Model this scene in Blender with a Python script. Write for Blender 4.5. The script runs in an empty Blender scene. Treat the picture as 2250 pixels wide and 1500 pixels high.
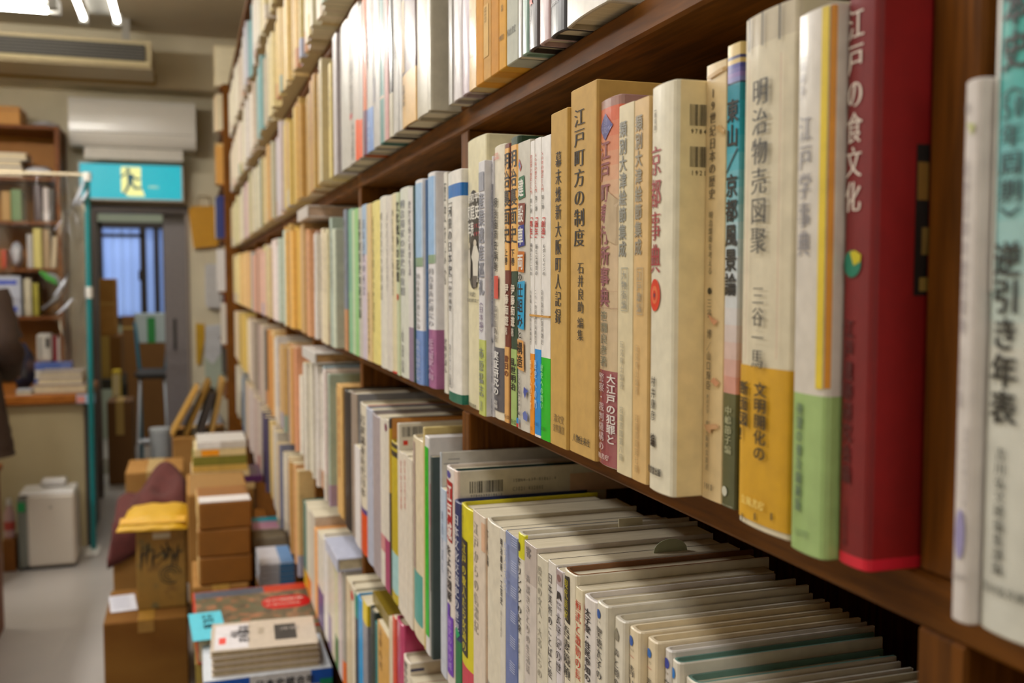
import bpy, math, random
from mathutils import Vector
random.seed(7)
C = bpy.context.scene.collection
SC = bpy.context.scene

# ------------------------------------------------------------------ camera
S = 0.265                      # distance from the camera to the shelf fronts (m)
CAMH = 1.35                    # lens height above the floor
W, H = 2250.0, 1500.0
LENS = 35.0
FPX = LENS / 36.0 * W
PITCH = math.atan((750 - 615) / FPX)
YAW = math.atan((1125 - 410) / FPX * math.cos(PITCH))
FW = Vector((math.sin(YAW) * math.cos(PITCH), math.cos(YAW) * math.cos(PITCH), -math.sin(PITCH)))
RT = Vector((math.cos(YAW), -math.sin(YAW), 0))
UP = RT.cross(FW)
EYE = Vector((0, 0, CAMH))
cam_d = bpy.data.cameras.new('camera'); cam = bpy.data.objects.new('camera', cam_d); C.objects.link(cam)
cam.location = EYE
cam.rotation_euler = (math.pi / 2 - PITCH, 0, -YAW)
cam_d.sensor_width = 36; cam_d.lens = LENS
cam_d.clip_start = 0.02
cam_d.dof.use_dof = True; cam_d.dof.focus_distance = 0.66; cam_d.dof.aperture_fstop = 8.5
SC.camera = cam

# ------------------------------------------------------------------ light and exposure
SC.view_settings.view_transform = 'Standard'; SC.view_settings.look = 'None'
SC.view_settings.gamma = 1; SC.view_settings.use_curve_mapping = False
SC.view_settings.exposure = 0.55
SC.cycles.use_denoising = True
SC.cycles.max_bounces = 6; SC.cycles.diffuse_bounces = 4; SC.cycles.glossy_bounces = 3
SC.cycles.transparent_max_bounces = 8; SC.cycles.sample_clamp_indirect = 4
wd = bpy.data.worlds.new('world'); SC.world = wd; wd.use_nodes = True
wd.node_tree.nodes['Background'].inputs[0].default_value = (0.75, 0.85, 1.0, 1)
wd.node_tree.nodes['Background'].inputs[1].default_value = 0.6
def area(name, loc, size, power, color, rot=(0, 0, 0)):
    l = bpy.data.lights.new(name, 'AREA'); l.shape = 'RECTANGLE'; l.size, l.size_y = size
    l.energy = power; l.color = color
    o = bpy.data.objects.new(name, l); C.objects.link(o); o.location = loc; o.rotation_euler = rot
    return o
TUBE = (1.0, 0.975, 0.96)
for yy, pw in ((3.2, 4), (1.75, 8), (0.55, 4), (-1.5, 11)):     # aisle row of twin-tube lamps
    area('unseen_tube_light', (-0.375, yy, 2.585), (0.2, 1.2), pw, TUBE)
for yy, pw in ((3.4, 20), (2.0, 22), (0.6, 2)):     # unseen lamps over a next aisle, added as fill from the side
    area('unseen_tube_light', (-1.65, yy, 2.6), (0.25, 1.2), pw, TUBE)
area('back_room_light', (-0.6, 7.8, 2.7), (1.0, 0.3), 16, TUBE)  # unseen light added to brighten the back room wall
area('daylight', (-0.4, 9.7, 3.0), (2.6, 0.8), 75, (0.62, 0.74, 1.0), (math.radians(60), 0, 0))

def ray(px, py):
    return FW + RT * ((px - W / 2) / FPX) + UP * ((H / 2 - py) / FPX)
def at_X(px, py, X): r = ray(px, py); return EYE + r * (X / r.x)
def at_Y(px, py, Y): r = ray(px, py); return EYE + r * (Y / r.y)
def at_Z(px, py, Z): r = ray(px, py); return EYE + r * ((Z - CAMH) / r.z)
def at_D(px, py, D): return EYE + ray(px, py) * D
def proj(p):
    q = Vector(p) - EYE; d = q.dot(FW)
    return (W / 2 + FPX * q.dot(RT) / d, H / 2 - FPX * q.dot(UP) / d)

# ------------------------------------------------------------------ materials
def lin(hx):
    def f(c): return c / 12.92 if c <= 0.04045 else ((c + 0.055) / 1.055) ** 2.4
    return tuple(f(int(hx[i:i + 2], 16) / 255) for i in (0, 2, 4))
MATS = {}
def mat(hx, rough=0.55, coat=0.0, var=0.10, scale=90.0, metal=0.0, emit=0.0):
    key = (hx, rough, coat, var, scale, metal, emit)
    if key in MATS: return MATS[key]
    m = bpy.data.materials.new('paint_' + hx); m.use_nodes = True
    nt = m.node_tree; b = nt.nodes['Principled BSDF']
    c = lin(hx)
    if not emit:
        g = .25 * c[0] + .65 * c[1] + .1 * c[2]; c = tuple(min(1, max(.003, g + (v - g) * 1.2)) for v in c)
    b.inputs['Roughness'].default_value = rough; b.inputs['Metallic'].default_value = metal
    b.inputs['Coat Weight'].default_value = coat; b.inputs['Coat Roughness'].default_value = 0.18
    b.inputs['Base Color'].default_value = (*c, 1)
    if emit:
        b.inputs['Base Color'].default_value = (*[v * .15 for v in c], 1); var = 0
        b.inputs['Emission Color'].default_value = (*c, 1); b.inputs['Emission Strength'].default_value = emit
    if var:
        tc = nt.nodes.new('ShaderNodeTexCoord'); n = nt.nodes.new('ShaderNodeTexNoise'); r = nt.nodes.new('ShaderNodeMapRange')
        mx = nt.nodes.new('ShaderNodeMix'); mx.data_type = 'RGBA'
        n.inputs['Scale'].default_value = scale; n.inputs['Detail'].default_value = 3
        nt.links.new(tc.outputs['Object'], n.inputs['Vector']); nt.links.new(n.outputs['Fac'], r.inputs['Value'])
        r.inputs['From Min'].default_value = 0.3; r.inputs['From Max'].default_value = 0.7
        mx.inputs['A'].default_value = (*[max(0, v * (1 - var)) for v in c], 1)
        mx.inputs['B'].default_value = (*[min(1, v * (1 + var * 0.6)) for v in c], 1)
        nt.links.new(r.outputs[0], mx.inputs['Factor']); nt.links.new(mx.outputs['Result'], b.inputs['Base Color'])
    MATS[key] = m
    return m
def grain(name, dark, light, axis, rough=0.42, sc=14.0, coat=0.0, stretch=12.0):
    m = bpy.data.materials.new(name); m.use_nodes = True; nt = m.node_tree; b = nt.nodes['Principled BSDF']
    tc = nt.nodes.new('ShaderNodeTexCoord'); mp = nt.nodes.new('ShaderNodeMapping'); n = nt.nodes.new('ShaderNodeTexNoise')
    v = [stretch] * 3; v['xyz'.index(axis)] = 1.0
    mp.inputs['Scale'].default_value = v; n.inputs['Scale'].default_value = sc; n.inputs['Detail'].default_value = 6
    n.inputs['Distortion'].default_value = 0.4
    cr = nt.nodes.new('ShaderNodeValToRGB')
    cr.color_ramp.elements[0].position = 0.3; cr.color_ramp.elements[0].color = (*lin(dark), 1)
    cr.color_ramp.elements[1].position = 0.72; cr.color_ramp.elements[1].color = (*lin(light), 1)
    nt.links.new(tc.outputs['Object'], mp.inputs['Vector']); nt.links.new(mp.outputs[0], n.inputs['Vector'])
    nt.links.new(n.outputs['Fac'], cr.inputs[0]); nt.links.new(cr.outputs[0], b.inputs['Base Color'])
    b.inputs['Roughness'].default_value = rough; b.inputs['Coat Weight'].default_value = coat; b.inputs['Coat Roughness'].default_value = 0.25
    b.inputs['Specular IOR Level'].default_value = 0.14
    return m
WOODY = grain('shelf_wood_along', '52300A', '7E4C14', 'y', rough=.55)
WOODZ = grain('shelf_wood_upright', '52300A', '824E16', 'z', rough=.55)
WOODX = grain('shelf_wood_deep', '4E300C', '724614', 'x')
PAGES = grain('page_edges', 'C9BC9C', 'E6DCC2', 'x', rough=0.8, sc=30, stretch=40)
PAGES_T = grain('page_edges_aged', 'B89F6E', 'D6C193', 'x', rough=0.85, sc=30, stretch=40)
KRAFT = grain('kraft_card', '8F6632', 'A67B44', 'x', rough=0.75, sc=5, stretch=2)

# ------------------------------------------------------------------ object helpers
def tag(o, label=None, cat=None, group=None, kind=None):
    if label: o['label'] = label
    if cat: o['category'] = cat
    if group: o['group'] = group
    if kind: o['kind'] = kind
    return o
def empty(name, loc, label=None, cat=None, group=None, rot=(0, 0, 0)):
    o = bpy.data.objects.new(name, None); C.objects.link(o); o.location = loc; o.rotation_euler = rot
    o.empty_display_size = 0.02
    return tag(o, label, cat, group)
class MB:
    """collects faces of ONE mesh; every face keeps its material"""
    def __init__(s): s.v = []; s.f = []; s.m = []; s.mats = []; s.sm = []
    def mi(s, m):
        if m not in s.mats: s.mats.append(m)
        return s.mats.index(m)
    def add(s, vs, fs, m, smooth=False):
        b = len(s.v); s.v += [tuple(v) for v in vs]; k = s.mi(m)
        for f in fs: s.f.append([b + i for i in f]); s.m.append(k); s.sm.append(smooth)
    def box(s, a, b, m, bev=0.0):
        x0, x1 = sorted((a[0], b[0])); y0, y1 = sorted((a[1], b[1])); z0, z1 = sorted((a[2], b[2]))
        e = min(bev, (x1 - x0) * .45, (y1 - y0) * .45, (z1 - z0) * .45)
        if e <= 0:
            vs = [(x, y, z) for z in (z0, z1) for y in (y0, y1) for x in (x0, x1)]
            s.add(vs, [(0, 2, 3, 1), (4, 5, 7, 6), (0, 1, 5, 4), (2, 6, 7, 3), (0, 4, 6, 2), (1, 3, 7, 5)], m); return
        # chamfered box: 24 vertices
        vs = []; idx = {}
        for ix, x in enumerate((x0, x1)):
            for iy, y in enumerate((y0, y1)):
                for iz, z in enumerate((z0, z1)):
                    sx, sy, sz = (1, -1)[ix], (1, -1)[iy], (1, -1)[iz]
                    for ax in range(3):
                        idx[(ix, iy, iz, ax)] = len(vs)
                        vs.append((x + (0 if ax == 0 else sx * e), y + (0 if ax == 1 else sy * e), z + (0 if ax == 2 else sz * e)))
        fs = []
        for ax in range(3):
            o1, o2 = [a_ for a_ in range(3) if a_ != ax]
            for sd in (0, 1):
                q = []
                for (p, r) in ((0, 0), (1, 0), (1, 1), (0, 1)):
                    c = [0, 0, 0]; c[ax] = sd; c[o1] = p; c[o2] = r; q.append(idx[(*c, ax)])
                fs.append(q)
            for p in (0, 1):
                for r in (0, 1):
                    c0 = [0, 0, 0]; c1 = [0, 0, 0]; c0[o1] = c1[o1] = p; c0[o2] = c1[o2] = r; c1[ax] = 1
                    fs.append([idx[(*c0, o1)], idx[(*c1, o1)], idx[(*c1, o2)], idx[(*c0, o2)]])
        for ix in (0, 1):
            for iy in (0, 1):
                for iz in (0, 1): fs.append([idx[(ix, iy, iz, a_)] for a_ in range(3)])
        s.add(vs, fs, m)
    def tube(s, pts, r, m, n=10, caps=True):
        pts = [Vector(p) for p in pts]; rs = r if isinstance(r, (list, tuple)) else [r] * len(pts)
        vs = []; fs = []
        ref = Vector((0, 0, 1))
        for i, p in enumerate(pts):
            t = (pts[min(i + 1, len(pts) - 1)] - pts[max(i - 1, 0)]).normalized()
            u = t.cross(ref if abs(t.dot(ref)) < .9 else Vector((1, 0, 0))).normalized(); w = t.cross(u)
            for k in range(n):
                a = 2 * math.pi * k / n; vs.append(p + u * (math.cos(a) * rs[i]) + w * (math.sin(a) * rs[i]))
        for i in range(len(pts) - 1):
            for k in range(n):
                fs.append([i * n + k, i * n + (k + 1) % n, (i + 1) * n + (k + 1) % n, (i + 1) * n + k])
        s.add(vs, fs, m, True)
        if caps: s.add(vs[:n], [list(range(n))], m); s.add(vs[-n:], [list(range(n))], m)
    def prism(s, poly, axis, a, b, m):
        """polygon (list of 2D points in the two other axes, in order) extruded along an axis"""
        n = len(poly)
        def P(q, t):
            c = list(q); c.insert('xyz'.index(axis), t); return tuple(c)
        vs = [P(q, a) for q in poly] + [P(q, b) for q in poly]
        s.add(vs, [list(range(n)), list(range(n, 2 * n))] + [[i, (i + 1) % n, n + (i + 1) % n, n + i] for i in range(n)], m)
    def grid(s, rows, m, smooth=True, closed=False):
        n = len(rows[0]); vs = [p for r in rows for p in r]; fs = []
        for i in range(len(rows) - 1):
            for k in range(n if closed else n - 1):
                fs.append([i * n + k, i * n + (k + 1) % n, (i + 1) * n + (k + 1) % n, (i + 1) * n + k])
        s.add(vs, fs, m, smooth)
    def build(s, name, parent=None, loc=None, rot=None):
        me = bpy.data.meshes.new(name); me.from_pydata(s.v, [], s.f)
        for m in s.mats: me.materials.append(m)
        for p, k, q in zip(me.polygons, s.m, s.sm): p.material_index = k; p.use_smooth = q
        me.update()
        import bmesh
        bm = bmesh.new(); bm.from_mesh(me); bmesh.ops.recalc_face_normals(bm, faces=bm.faces); bm.to_mesh(me); bm.free()
        o = bpy.data.objects.new(name, me); C.objects.link(o)
        if parent: o.parent = parent
        if loc: o.location = loc
        if rot: o.rotation_euler = rot
        return o
def simple(name, label, cat, parts, loc=(0, 0, 0), rot=(0, 0, 0), group=None):
    """a thing made of box parts: [(part name, (x0,y0,z0), (x1,y1,z1), material, bevel)]"""
    t = empty(name, loc, label, cat, group, rot)
    for p in parts:
        mb = MB(); mb.box(p[1], p[2], p[3], p[4] if len(p) > 4 else 0.002); mb.build(p[0], t)
    return t
def struct(o): o['kind'] = 'structure'; return o

# ------------------------------------------------------------------ glyphs (Blender's own built-in font)
TMP = bpy.data.scenes.new('glyph_tmp')
GL = {}; GTONE = {}
def glyph(ch, style):
    """outline of one character as (verts, faces, x0, x1, y0, y1); style m = thick uprights and thin bars, b = bold, r = regular"""
    k = (ch, style)
    if k in GL: return GL[k]
    if style == 'b':
        vs, fs, x0, x1, y0, y1 = glyph(ch, 'r'); n = len(vs); sh = ((-.022, 0), (.022, 0), (0, .016), (0, -.016))
        GL[k] = ([v + Vector((*d, 0)) for d in sh for v in vs], [[i + n * j for i in f] for j in range(4) for f in fs], x0, x1, y0, y1)
        return GL[k]
    cu = bpy.data.curves.new('g', 'FONT'); cu.body = ch; cu.resolution_u = 2
    o = bpy.data.objects.new('g', cu); TMP.collection.objects.link(o)
    vl = TMP.view_layers[0]; vl.update(); dg = vl.depsgraph
    base = o.evaluated_get(dg).to_curve(dg).copy()
    bx, by = {'m': (0.026, -0.012), 'r': (0.006, 0.004)}[style]
    for tone in (1, .6, .3, 0):                          # a thickened outline that crosses itself fills wrongly: thicken less
        c2 = base.copy(); c2.resolution_u = 4; ox, oy = bx * tone, by * tone; want = 0
        for sp in c2.splines:
            for p in sp.bezier_points:
                t1 = (p.co - p.handle_left); t2 = (p.handle_right - p.co)
                t = (t1.normalized() if t1.length > 1e-6 else t1) + (t2.normalized() if t2.length > 1e-6 else t2)
                if t.length < 1e-6: continue
                t.normalize(); d = Vector((t.y * ox, -t.x * oy, 0))
                p.handle_left_type = p.handle_right_type = 'FREE'
                a, b_, c_ = p.co + d, p.handle_left + d, p.handle_right + d
                p.co, p.handle_left, p.handle_right = a, b_, c_
            pts = []
            bp = list(sp.bezier_points)
            for p, q in zip(bp, bp[1:] + bp[:1]):
                for i in range(4):
                    f = i / 4; pts.append(p.co * (1 - f) ** 3 + p.handle_right * 3 * f * (1 - f) ** 2 + q.handle_left * 3 * f * f * (1 - f) + q.co * f ** 3)
            want += sum(a.x * b.y - b.x * a.y for a, b in zip(pts, pts[1:] + pts[:1])) / 2
        o2 = bpy.data.objects.new('g2', c2); TMP.collection.objects.link(o2); vl.update(); dg = vl.depsgraph
        me = bpy.data.meshes.new_from_object(o2.evaluated_get(dg)); bpy.data.objects.remove(o2)
        got = sum(p.area for p in me.polygons)
        if abs(got - abs(want)) < .05 * max(got, abs(want), 1e-6): break
        if tone: bpy.data.meshes.remove(me)
    import bmesh
    bm = bmesh.new(); bm.from_mesh(me)                   # cut into narrow strips so that print can follow a rounded spine
    for i in range(1, 8): bmesh.ops.bisect_plane(bm, geom=bm.verts[:] + bm.edges[:] + bm.faces[:], plane_co=(i * .125, 0, 0), plane_no=(1, 0, 0), dist=1e-5)
    bm.to_mesh(me); bm.free()
    vs = [v.co.copy() for v in me.vertices]; fs = [list(p.vertices) for p in me.polygons]
    bpy.data.objects.remove(o); bpy.data.meshes.remove(me)
    if vs:
        g = (vs, fs, min(v.x for v in vs), max(v.x for v in vs), min(v.y for v in vs), max(v.y for v in vs))
    else: g = (vs, fs, 0, 0.3, 0, 0.8)
    GL[k] = g; GTONE[k] = tone
    return g
def is_cjk(ch): return ord(ch) > 0x2E80
# ------------------------------------------------------------------ the bookcase grid
TH = 0.082 * S                                      # board thickness
PITCHZ = 1.057 * S
def board_top(k): return CAMH + 0.638 * S - (k - 3) * PITCHZ      # k = 3: the shelf just above eye level
POSTS = []
_pa = (at_X(2120, 1450, S).y, at_X(2009, 1450, S).y)
POSTS.append(_pa)
_pb = (at_X(1028.5, 640, S).y, at_X(1013, 640, S).y); POSTS.append(_pb)
for i in range(2, 8): POSTS.append((5.99 * S + (i - 2) * 2.42 * S, 6.08 * S + (i - 2) * 2.42 * S))
END_Y = 20.4 * S
DEPTH = 0.215
SPINE = 0.89 * S                                    # usual plane of the spines: they overhang the boards
ROWNAME = {0: 'top shelf', 1: 'second shelf from the top', 2: 'third shelf from the top', 3: 'shelf above eye level', 4: 'eye-level shelf',
           5: 'shelf below eye level', 6: 'lowest shelf'}
BOOKS = []; STUFF = []                               # STUFF: the many tiny far books
ORD = ['first', 'second', 'third', 'fourth', 'fifth', 'sixth', 'seventh', 'eighth', 'ninth', 'tenth', 'eleventh', 'twelfth', 'thirteenth',
       'fourteenth', 'fifteenth', 'sixteenth', 'seventeenth', 'eighteenth', 'nineteenth', 'twentieth']
ORD += ['twenty-' + o for o in ORD[:9]] + ['thirtieth'] + ['thirty-' + o for o in ORD[:9]] + ['fortieth'] + ['forty-' + o for o in ORD[:9]] + ['fiftieth'] + ['fifty-' + o for o in ORD[:9]]
def cname(hx):
    r, g, b = [int(hx[i:i + 2], 16) for i in (0, 2, 4)]
    mx, mn = max(r, g, b), min(r, g, b); sat = (mx - mn) / max(mx, 1)
    if mx < 70: return 'black' if sat < .5 else 'dark brown' if r == mx else 'dark blue' if b == mx else 'dark green'
    if sat < 0.09: return 'white' if mx > 205 else 'pale grey' if mx > 165 else 'grey' if mx > 110 else 'dark grey'
    if r == mx and g >= b:
        if sat < .22: return 'cream' if mx > 205 else 'beige' if mx > 165 else 'taupe'
        if (g - b) > (r - g) * 1.1 and sat > .3 and mx > 170: return 'yellow' if sat > .55 else 'pale yellow'
        if mx < 120: return 'brown'
        return 'tan' if sat < .5 else ('orange' if mx > 190 else 'brown')
    if r == mx: return ('pink' if mx > 170 and sat < .5 else 'red' if sat > .5 and b < r * .5 else 'mauve')
    if g == mx: return 'pale green' if mx > 165 and sat < .35 else 'green'
    if b == mx and r > g * 1.02: return 'lavender' if mx > 150 and sat < .35 else 'purple'
    return 'pale blue' if mx > 165 and sat < .4 else 'blue'

def spine_x(y, t, kind):
    """how far the spine surface lies behind its foremost plane at lateral place y"""
    b, rc = {'hard': (min(.06 * t, .0019), .0022), 'soft': (0.0004, .0009), 'box': (0.0, .0016)}[kind]
    u = abs(2 * y / t); x = b * u * u
    e = abs(y) - (t / 2 - rc)
    if e > 0: x += rc - math.sqrt(max(rc * rc - e * e, 0))
    return x
def make_book(Xs, Yn, Yf, zb, h, D, col, kind='hard', bands=(), near=None, coat=0.25, rough=0.45, pages=None, text=(), obi=None, label=None,
              group=None, ybase=None, simple_far=False, tail=None, name='book', cat='book', ntext=()):
    """one standing book. near = colour of the cover that faces the camera; bands = [(z from, z to, colour, 'a' all round / 's' spine / 'n' near cover)] as shares of the height"""
    t = Yf - Yn; yc = (Yf + Yn) / 2
    th = {'hard': .0024, 'soft': .0006, 'box': .0022}[kind]; th = min(th, t * .2)
    M = lambda c: mat(c, rough, coat)
    root = empty(name, (Xs, yc, zb), label, cat, group)
    e = min(.0022, t * .3)
    ys = [t / 2, t / 2 - e * .35, t / 2 - e] + [(t / 2 - e) * (1 - 2 * i / 6) for i in range(1, 6)] + [-(t / 2 - e), -(t / 2 - e * .35), -t / 2]
    if simple_far: ys = [t / 2, t / 2 - e, 0, -(t / 2 - e), -t / 2]
    outer = [(D, t / 2)] + [(spine_x(y, t, kind), y) for y in ys] + [(D, -t / 2)]
    ns = len(ys); k = (t - 2 * th) / t
    inner = [(D, t / 2 - th)] + [(spine_x(y, t, kind) + th, y * k) for y in ys] + [(D, -(t / 2 - th))]
    zone = ['f'] + ['s'] * (ns - 1) + ['n']
    cuts = sorted({0.0, 1.0} | {a for b in bands for a in b[:2]})
    cuts = [c for c in cuts if 0 <= c <= 1]
    def colour(zm, z_):
        c = near if (z_ == 'n' and near) else col
        for a, b, cc, w in bands:
            if a <= zm <= b and (w == 'a' or w == z_ or (w == 's' and z_ == 's')): c = cc
        return c
    mb = MB(); n = len(outer); ch = min(.0007, th * .45)
    rings = []
    for i, c in enumerate(cuts):
        z = c * h
        if i == 0: rings.append((ch, 0.0)); rings.append((0.0, ch))
        elif i == len(cuts) - 1: rings.append((0.0, h - ch)); rings.append((ch, h))
        else: rings.append((0.0, z))
    R = []
    for off, z in rings:
        w = off / th
        R.append([(ox + (ix - ox) * w, oy + (iy - oy) * w, z) for (ox, oy), (ix, iy) in zip(outer, inner)])
    for i in range(len(R) - 1):
        zm = (rings[i][1] + rings[i + 1][1]) / 2 / h
        for j in range(n - 1):
            mb.add([R[i][j], R[i][j + 1], R[i + 1][j + 1], R[i + 1][j]], [(0, 1, 2, 3)], M(colour(zm, zone[j])), zone[j] == 's' and kind != 'box')
    edge = M(tail or col)
    if kind == 'box':
        for z, rr in ((0.0, R[0]), (h, R[-1])): mb.add(rr, [list(range(n))], edge)
    else:
        for z, rr in ((0.0, R[0]), (h, R[-1])):
            for j in range(n - 1):
                a, b = inner[j], inner[j + 1]
                mb.add([rr[j], rr[j + 1], (*b, z), (*a, z)], [(0, 1, 2, 3)], edge)
        if kind == 'hard':
            for j in range(n - 1):
                a, b = inner[j], inner[j + 1]
                mb.add([(*a, 0), (*b, 0), (*b, h), (*a, h)], [(0, 1, 2, 3)], edge)
        for sgn in (1, -1):                              # fore-edges of the two boards
            y0, y1 = sgn * t / 2, sgn * (t / 2 - th)
            mb.add([(D, y0, 0), (D, y1, 0), (D, y1, h), (D, y0, h)], [(0, 1, 2, 3)], edge)
    mb.build('cover', root)
    if kind != 'box':
        ins = .0032 if kind == 'hard' else .0003
        pg = MB(); pm = pages or PAGES
        q = [(min(x + .0004, D), y * .985) for x, y in inner]; q[0] = (D - ins, q[0][1]); q[-1] = (D - ins, q[-1][1])
        pg.prism(q, 'z', ins, h - ins, pm); pg.build('page_block', root)
    if obi:
        z0, z1, oc = obi[:3]; ob = MB(); g = .0005
        lim = D * .97
        oo = [(min(x, lim) if 0 < i < n - 1 else lim, y) for i, (x, y) in enumerate(outer)]
        pts = []
        for i, (x, y) in enumerate(oo):
            sg = 1 if y > 0 else -1
            pts.append((x - (g if 0 < i < n - 1 else 0), y * (1 + 0.0)  + (sg * g * .3 if i in (0, 1, n - 1, n - 2) else 0)))
        m2 = mat(oc, rough, coat)
        ob.grid([[(x, y, z) for x, y in pts] for z in (z0, z1)], m2)
        ob.build('belly_band', root)
    if text or ntext:
        tb = MB(); lay = .00034 + (.0006 if obi else 0)
        def surf(s, z, lift): y = t / 2 - s * t; return (spine_x(y, t, kind) - lift, y, z)
        for it in text:
            lay += .00006; ty = it[0]
            if ty in 'vh':
                body, z0, z1, sc, w, cc = it[1:7]; st = it[7] if len(it) > 7 else 'm'; m_ = M(cc)
                L = len(body)
                for i, chh in enumerate(body):
                    if chh == ' ': continue
                    vs, fs, x0, x1, y0, y1 = glyph(chh, st)
                    if not vs: continue
                    # cells: CJK glyphs live in a 1 x 1 em, from y = -.12 to .88
                    if ty == 'v':
                        cell = (z0 - z1) / L; rot = chh in 'ー〈〉《》（）「」［］-—'
                        for_out = []
                        em = is_cjk(chh)
                        for v in vs:
                            gx = (v.x - 0.5) if em else (v.x - (x0 + x1) / 2); gy = v.y - 0.38
                            if rot: gx, gy = gy, -gx
                            for_out.append(surf(sc + gx * w, z0 - cell * (i + .5) + gy * cell * .98, lay))
                    else:
                        cell = w / L; em = is_cjk(chh)
                        for_out = []
                        for v in vs:
                            gx = (v.x - 0.5) if em else (v.x - (x0 + x1) / 2) * 1.3; gy = v.y - 0.38
                            for_out.append(surf(sc - w / 2 + cell * (i + .5) + gx * cell, (z0 + z1) / 2 + gy * (z0 - z1) * .98, lay))
                    tb.add(for_out, fs, m_)
            elif ty in 'rodp':
                z0, z1, s0, s1, cc = it[1:6]
                if ty == 'r':
                    rows = [[surf(s0 + (s1 - s0) * i / 6, z, lay) for i in range(7)] for z in (z0, z1)]
                    tb.grid(rows, M(cc), False)
                else:
                    pts = []; nn = 0
                    if ty == 'p': pts = [(s0 + (s1 - s0) * a, z0 + (z1 - z0) * b) for a, b in it[6]]
                    else:
                        nn = 28 if ty == 'o' else 4
                        for i in range(nn):
                            a = 2 * math.pi * i / nn
                            pts.append(((s0 + s1) / 2 + math.cos(a) * (s1 - s0) / 2, (z0 + z1) / 2 + math.sin(a) * (z0 - z1) / 2))
                    cs = (sum(p[0] for p in pts) / len(pts), sum(p[1] for p in pts) / len(pts))
                    if nn == 4 or ty == 'p':                          # finer outline so that the print follows the rounded spine
                        pts = [(a[0] + (b[0] - a[0]) * f / 3, a[1] + (b[1] - a[1]) * f / 3) for a, b in zip(pts, pts[1:] + pts[:1]) for f in range(3)]
                    np_ = len(pts); vv = [surf(*cs, lay)] + [surf(cs[0] + (p[0] - cs[0]) * r / 3, cs[1] + (p[1] - cs[1]) * r / 3, lay) for r in (1, 2, 3) for p in pts]
                    tb.add(vv, [(0, i + 1, (i + 1) % np_ + 1) for i in range(np_)] + [(r * np_ + i + 1, r * np_ + (i + 1) % np_ + 1, (r + 1) * np_ + (i + 1) % np_ + 1, (r + 1) * np_ + i + 1) for r in (0, 1) for i in range(np_)], M(cc))
        lay = .0003
        for it in ntext:                                 # print on the cover that faces the camera; x is metres from the spine
            lay += .00006; ty = it[0]; yy = -t / 2 - lay
            if ty == 'r': tb.add([(it[1], yy, it[3]), (it[2], yy, it[3]), (it[2], yy, it[4]), (it[1], yy, it[4])], [(0, 1, 2, 3)], M(it[5]))
            elif ty == 'bar':
                x = it[1]; rnd = random.Random(5); wd_ = (it[2] - it[1]) / 60
                while x < it[2]:
                    w_ = wd_ * rnd.choice((1, 1, 2, 3)); 
                    tb.add([(x, yy, it[3]), (x + w_ * .8, yy, it[3]), (x + w_ * .8, yy, it[4]), (x, yy, it[4])], [(0, 1, 2, 3)], M(it[5])); x += w_ + wd_ * rnd.choice((.8, 1, 2))
            elif ty == 'h':
                body, x0_, x1_, z0, z1, cc = it[1:7]; cell = (x1_ - x0_) / len(body)
                for i, chh in enumerate(body):
                    if chh == ' ': continue
                    vs, fs, gx0, gx1, gy0, gy1 = glyph(chh, 'r'); em = is_cjk(chh)
                    tb.add([(x0_ + cell * (i + .5) + ((v.x - .5) if em else (v.x - (gx0 + gx1) / 2) * 1.25) * cell, yy, (z0 + z1) / 2 + (v.y - .38) * (z0 - z1)) for v in vs], fs, M(cc))
        if tb.v: tb.build('title_lettering', root)
    return root

class Chain:
    """places a row of touching books from far to near; measures are taken along the spine edges"""
    def __init__(s, row, yref, X=SPINE, lo=0.78, hi=1.03):
        s.row, s.yref, s.X, s.lo, s.hi, s.prev = row, yref, X, lo * S, hi * S, None
    def put(s, xl, xr, ytop, X=None, yref=None, reset=False, trim=None):
        yr = yref or s.yref; fixed = bool(X); X = X * S if X else s.X
        Yf = at_X(xl, yr, X).y
        if fixed and s.prev is not None and not reset:
            if Yf > s.prev - .0003:
                if trim and Yf + .0003 < trim[2] - .004: trim[1] = Yf + .0003      # the book before gives way
                else: Yf = s.prev - .0003
        elif s.prev is not None and not reset:
            lim = s.prev - .0003
            p = at_Y(xl, yr, lim)
            if s.lo <= p.x <= s.hi: X, Yf = p.x, lim
            else:
                X = min(max(p.x, s.lo), s.hi); Yf = min(at_X(xl, yr, X).y, lim)
        Yn = at_X(xr, yr, X).y
        Yn = min(Yn, Yf - .004)
        for pn, pf in POSTS:                             # no book runs through an upright
            if Yn < pf + .0006 and Yf > pn - .0006:
                if Yf > pf + .0055: Yn = pf + .0008
                else:
                    Yf = pn - .0008; q = at_Y(xl, yr, Yf).x
                    X = min(max(q, s.lo), s.hi); Yn = min(at_X(xr, yr, X).y, Yf - .004)
        s.prev = Yn; s.X0 = X
        top = at_X(xl, ytop, X).z if ytop is not None else None
        return X, Yn, Yf, top
def zfun(X, xl): return lambda y: at_X(xl, y, X).z
def ybot(px, X, zb):
    y = 600.0
    for _ in range(12):
        r0, r1 = at_X(px, y, X).z, at_X(px, y + 10, X).z
        y += (zb - r0) / ((r1 - r0) / 10)
    return y
GR = {k: 'books on the ' + v for k, v in ROWNAME.items()}
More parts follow.
